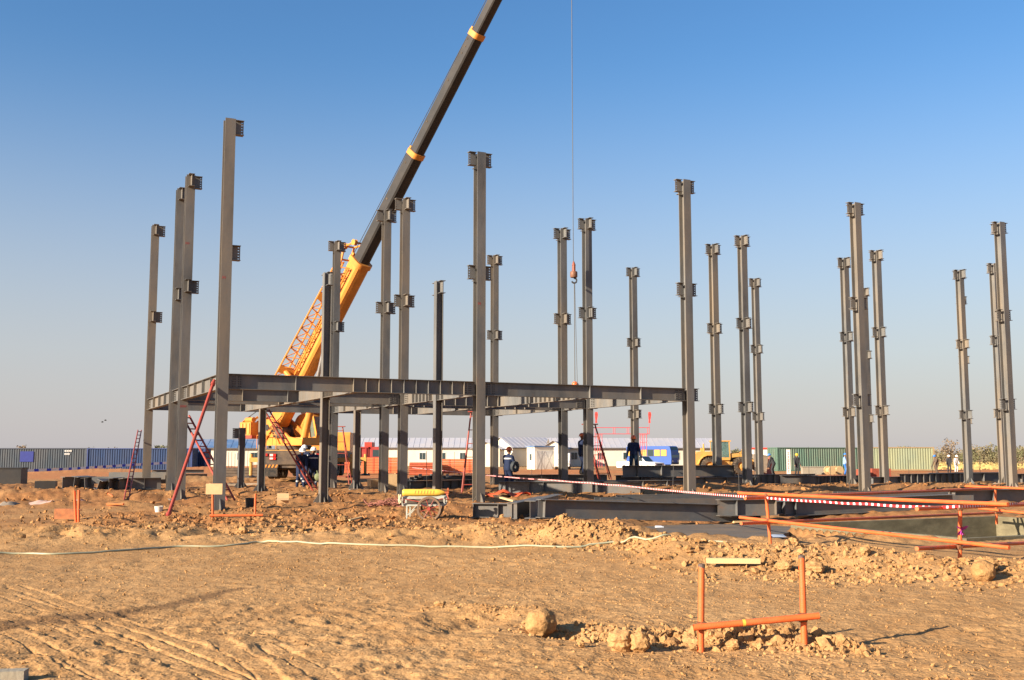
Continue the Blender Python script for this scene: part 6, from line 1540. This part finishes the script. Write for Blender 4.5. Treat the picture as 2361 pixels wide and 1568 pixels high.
TR = [(45,205,3.6,4.6,2,'bare brown thorn tree above the slate blue container, far left'),(150,230,2.9,3.0,2,'tiny bush top showing over the slate blue container'),(190,230,2.9,3.4,1,'low bush top over the gap between the blue containers'),(252,215,3.3,4.6,2,'brownish thorn tree above the bright blue container'),
 (358,205,3.9,5.0,0,'flat green thorn tree right of the far left corner column'),(410,230,2.9,3.2,1,'faint bush between the left end columns on the horizon'),
 (2078,215,3.4,3.6,0,'small green tree behind the pale olive container'),(2140,240,3.0,4.5,1,'low bush at the right end of the pale olive container'),(2190,200,4.4,5.6,2,'tall brownish tree right of the pale olive container'),
 (2240,215,3.2,4.5,0,'dark green bush left of the sixth third-row column'),(2266,200,3.7,4.4,1,'olive bush between the right-hand columns on the horizon'),(2306,195,3.6,4.4,0,'green bush left of the fifth front column'),(2345,190,3.5,4.2,1,'olive bush at the right edge of the picture'),(2160,180,2.2,4.0,1,'low scrub right beside the far workers'),(2225,175,1.9,4.5,0,'low green scrub under the tall brownish tree'),(2290,178,1.9,5.0,1,'low scrub line left of the right-hand column pair'),(2372,185,2.4,6,0,'green scrub cut by the right edge'),(1230,240,2.9,3,1,'faint bush top behind the white huts'),(1700,240,3.4,3.2,0,'green treetop behind the wheel loader bucket')]
for k,(x,Y,h,wd,lm,lab) in enumerate(TR): tree(x,Y,h,wd,lab,k+20,leafm[lm],k in (0,4), dens=.9)
FARW = ['left of the tall brownish tree','right of the fifth front column','over the containers at left','behind the white buildings']
for k in range(60):
    rn = random.Random(900+k); right = k < 44
    x = rn.uniform(2050,2470) if right else rn.uniform(-120,1750); Y = rn.uniform(205,330) if right else rn.uniform(280,420)
    tree(x,Y,rn.uniform(2.0,3.6) if right else rn.uniform(2.2,3.4),rn.uniform(5,9),'low faint scrub bush of the far tree line at right' if right else 'small faint treetop on the horizon behind containers and buildings',500+k,leafm[k%3],False,'bushes of the far right tree line' if right else 'faint treetops on the horizon',.4)
# dry grass strip below the trees at right
gm = mat('dry_grass_blades',(.36,.27,.10),.9,0,.3,.3)
q = MB(); rn = random.Random(44)
for k in range(5000):
    x = rn.uniform(15,90); y = rn.uniform(128,210)
    if abs(x/y) > .62 or x/y < .33: continue
    s_ = rn.uniform(.15,.45); a = rn.uniform(0,3.14); d = Vector((math.cos(a),math.sin(a),0))*s_*.6
    q.add([(x-d.x,y-d.y,-.32),(x+d.x,y+d.y,-.32),(x+d.x*1.3,y+d.y*1.3,-.3+s_),(x-d.x*1.3,y-d.y*1.3,-.3+s_*.8)],[(0,1,2,3)])
o = q.build('dry_grass', gm); tag(o,'dry yellow grass below the scrub at the right horizon','grass',None,'stuff')
# two birds
for k,(x,y) in enumerate(((236,973),(243,969))):
    c_ = P(x,y,80); t = thing('bird', ['lower left of two tiny birds flying over the containers','upper right of two tiny birds flying over the containers'][k], 'bird', c_, .4, local=True)
    MB().ball((0,0,0),.07,8,5,0,(2.2,1,1)).build('body', boot, t, True); t.scale = (.6,.6,.6)
    for s in (-1,1): MB().add([(-.05,0,.02),(.08,0,.02),(.02,s*.22,.10),(-.06,s*.34,.06)],[(0,1,2,3)]).build('wing', boot, t)

# paint marks left by the fabricator on two columns
pmk = mat('red_marker_paint',(.36,.06,.05),.6)
for (px,py,u,v,n_) in ((430,561,0,W1,4),(414,937,0,W1,6),(1104,700,8,0,3),(505,640,0,0,3)):
    gx, gy = grid(u, v); par = min((o for o in bpy.data.objects if o.name.startswith('steel_column') and o.parent is None), key=lambda o: (o.location.x-gx)**2+(o.location.y-gy)**2)
    zz = P(px,py,gy-.16).z-par.location.z; q = MB()
    for k in range(n_): q.bx(-.11+k*.036,-.11+k*.036+.008,-.1625,-.1605,zz-.05+.02*(k%2),zz+.05); q.bx(-.11+k*.036+.0085,-.11+k*.036+.026,-.1625,-.1605,zz+.0*(k%3),zz+.012)
    o_ = bpy.data.objects.new('paint_mark', q.mesh('paint_mark', pmk)); COL.objects.link(o_); o_.parent = par
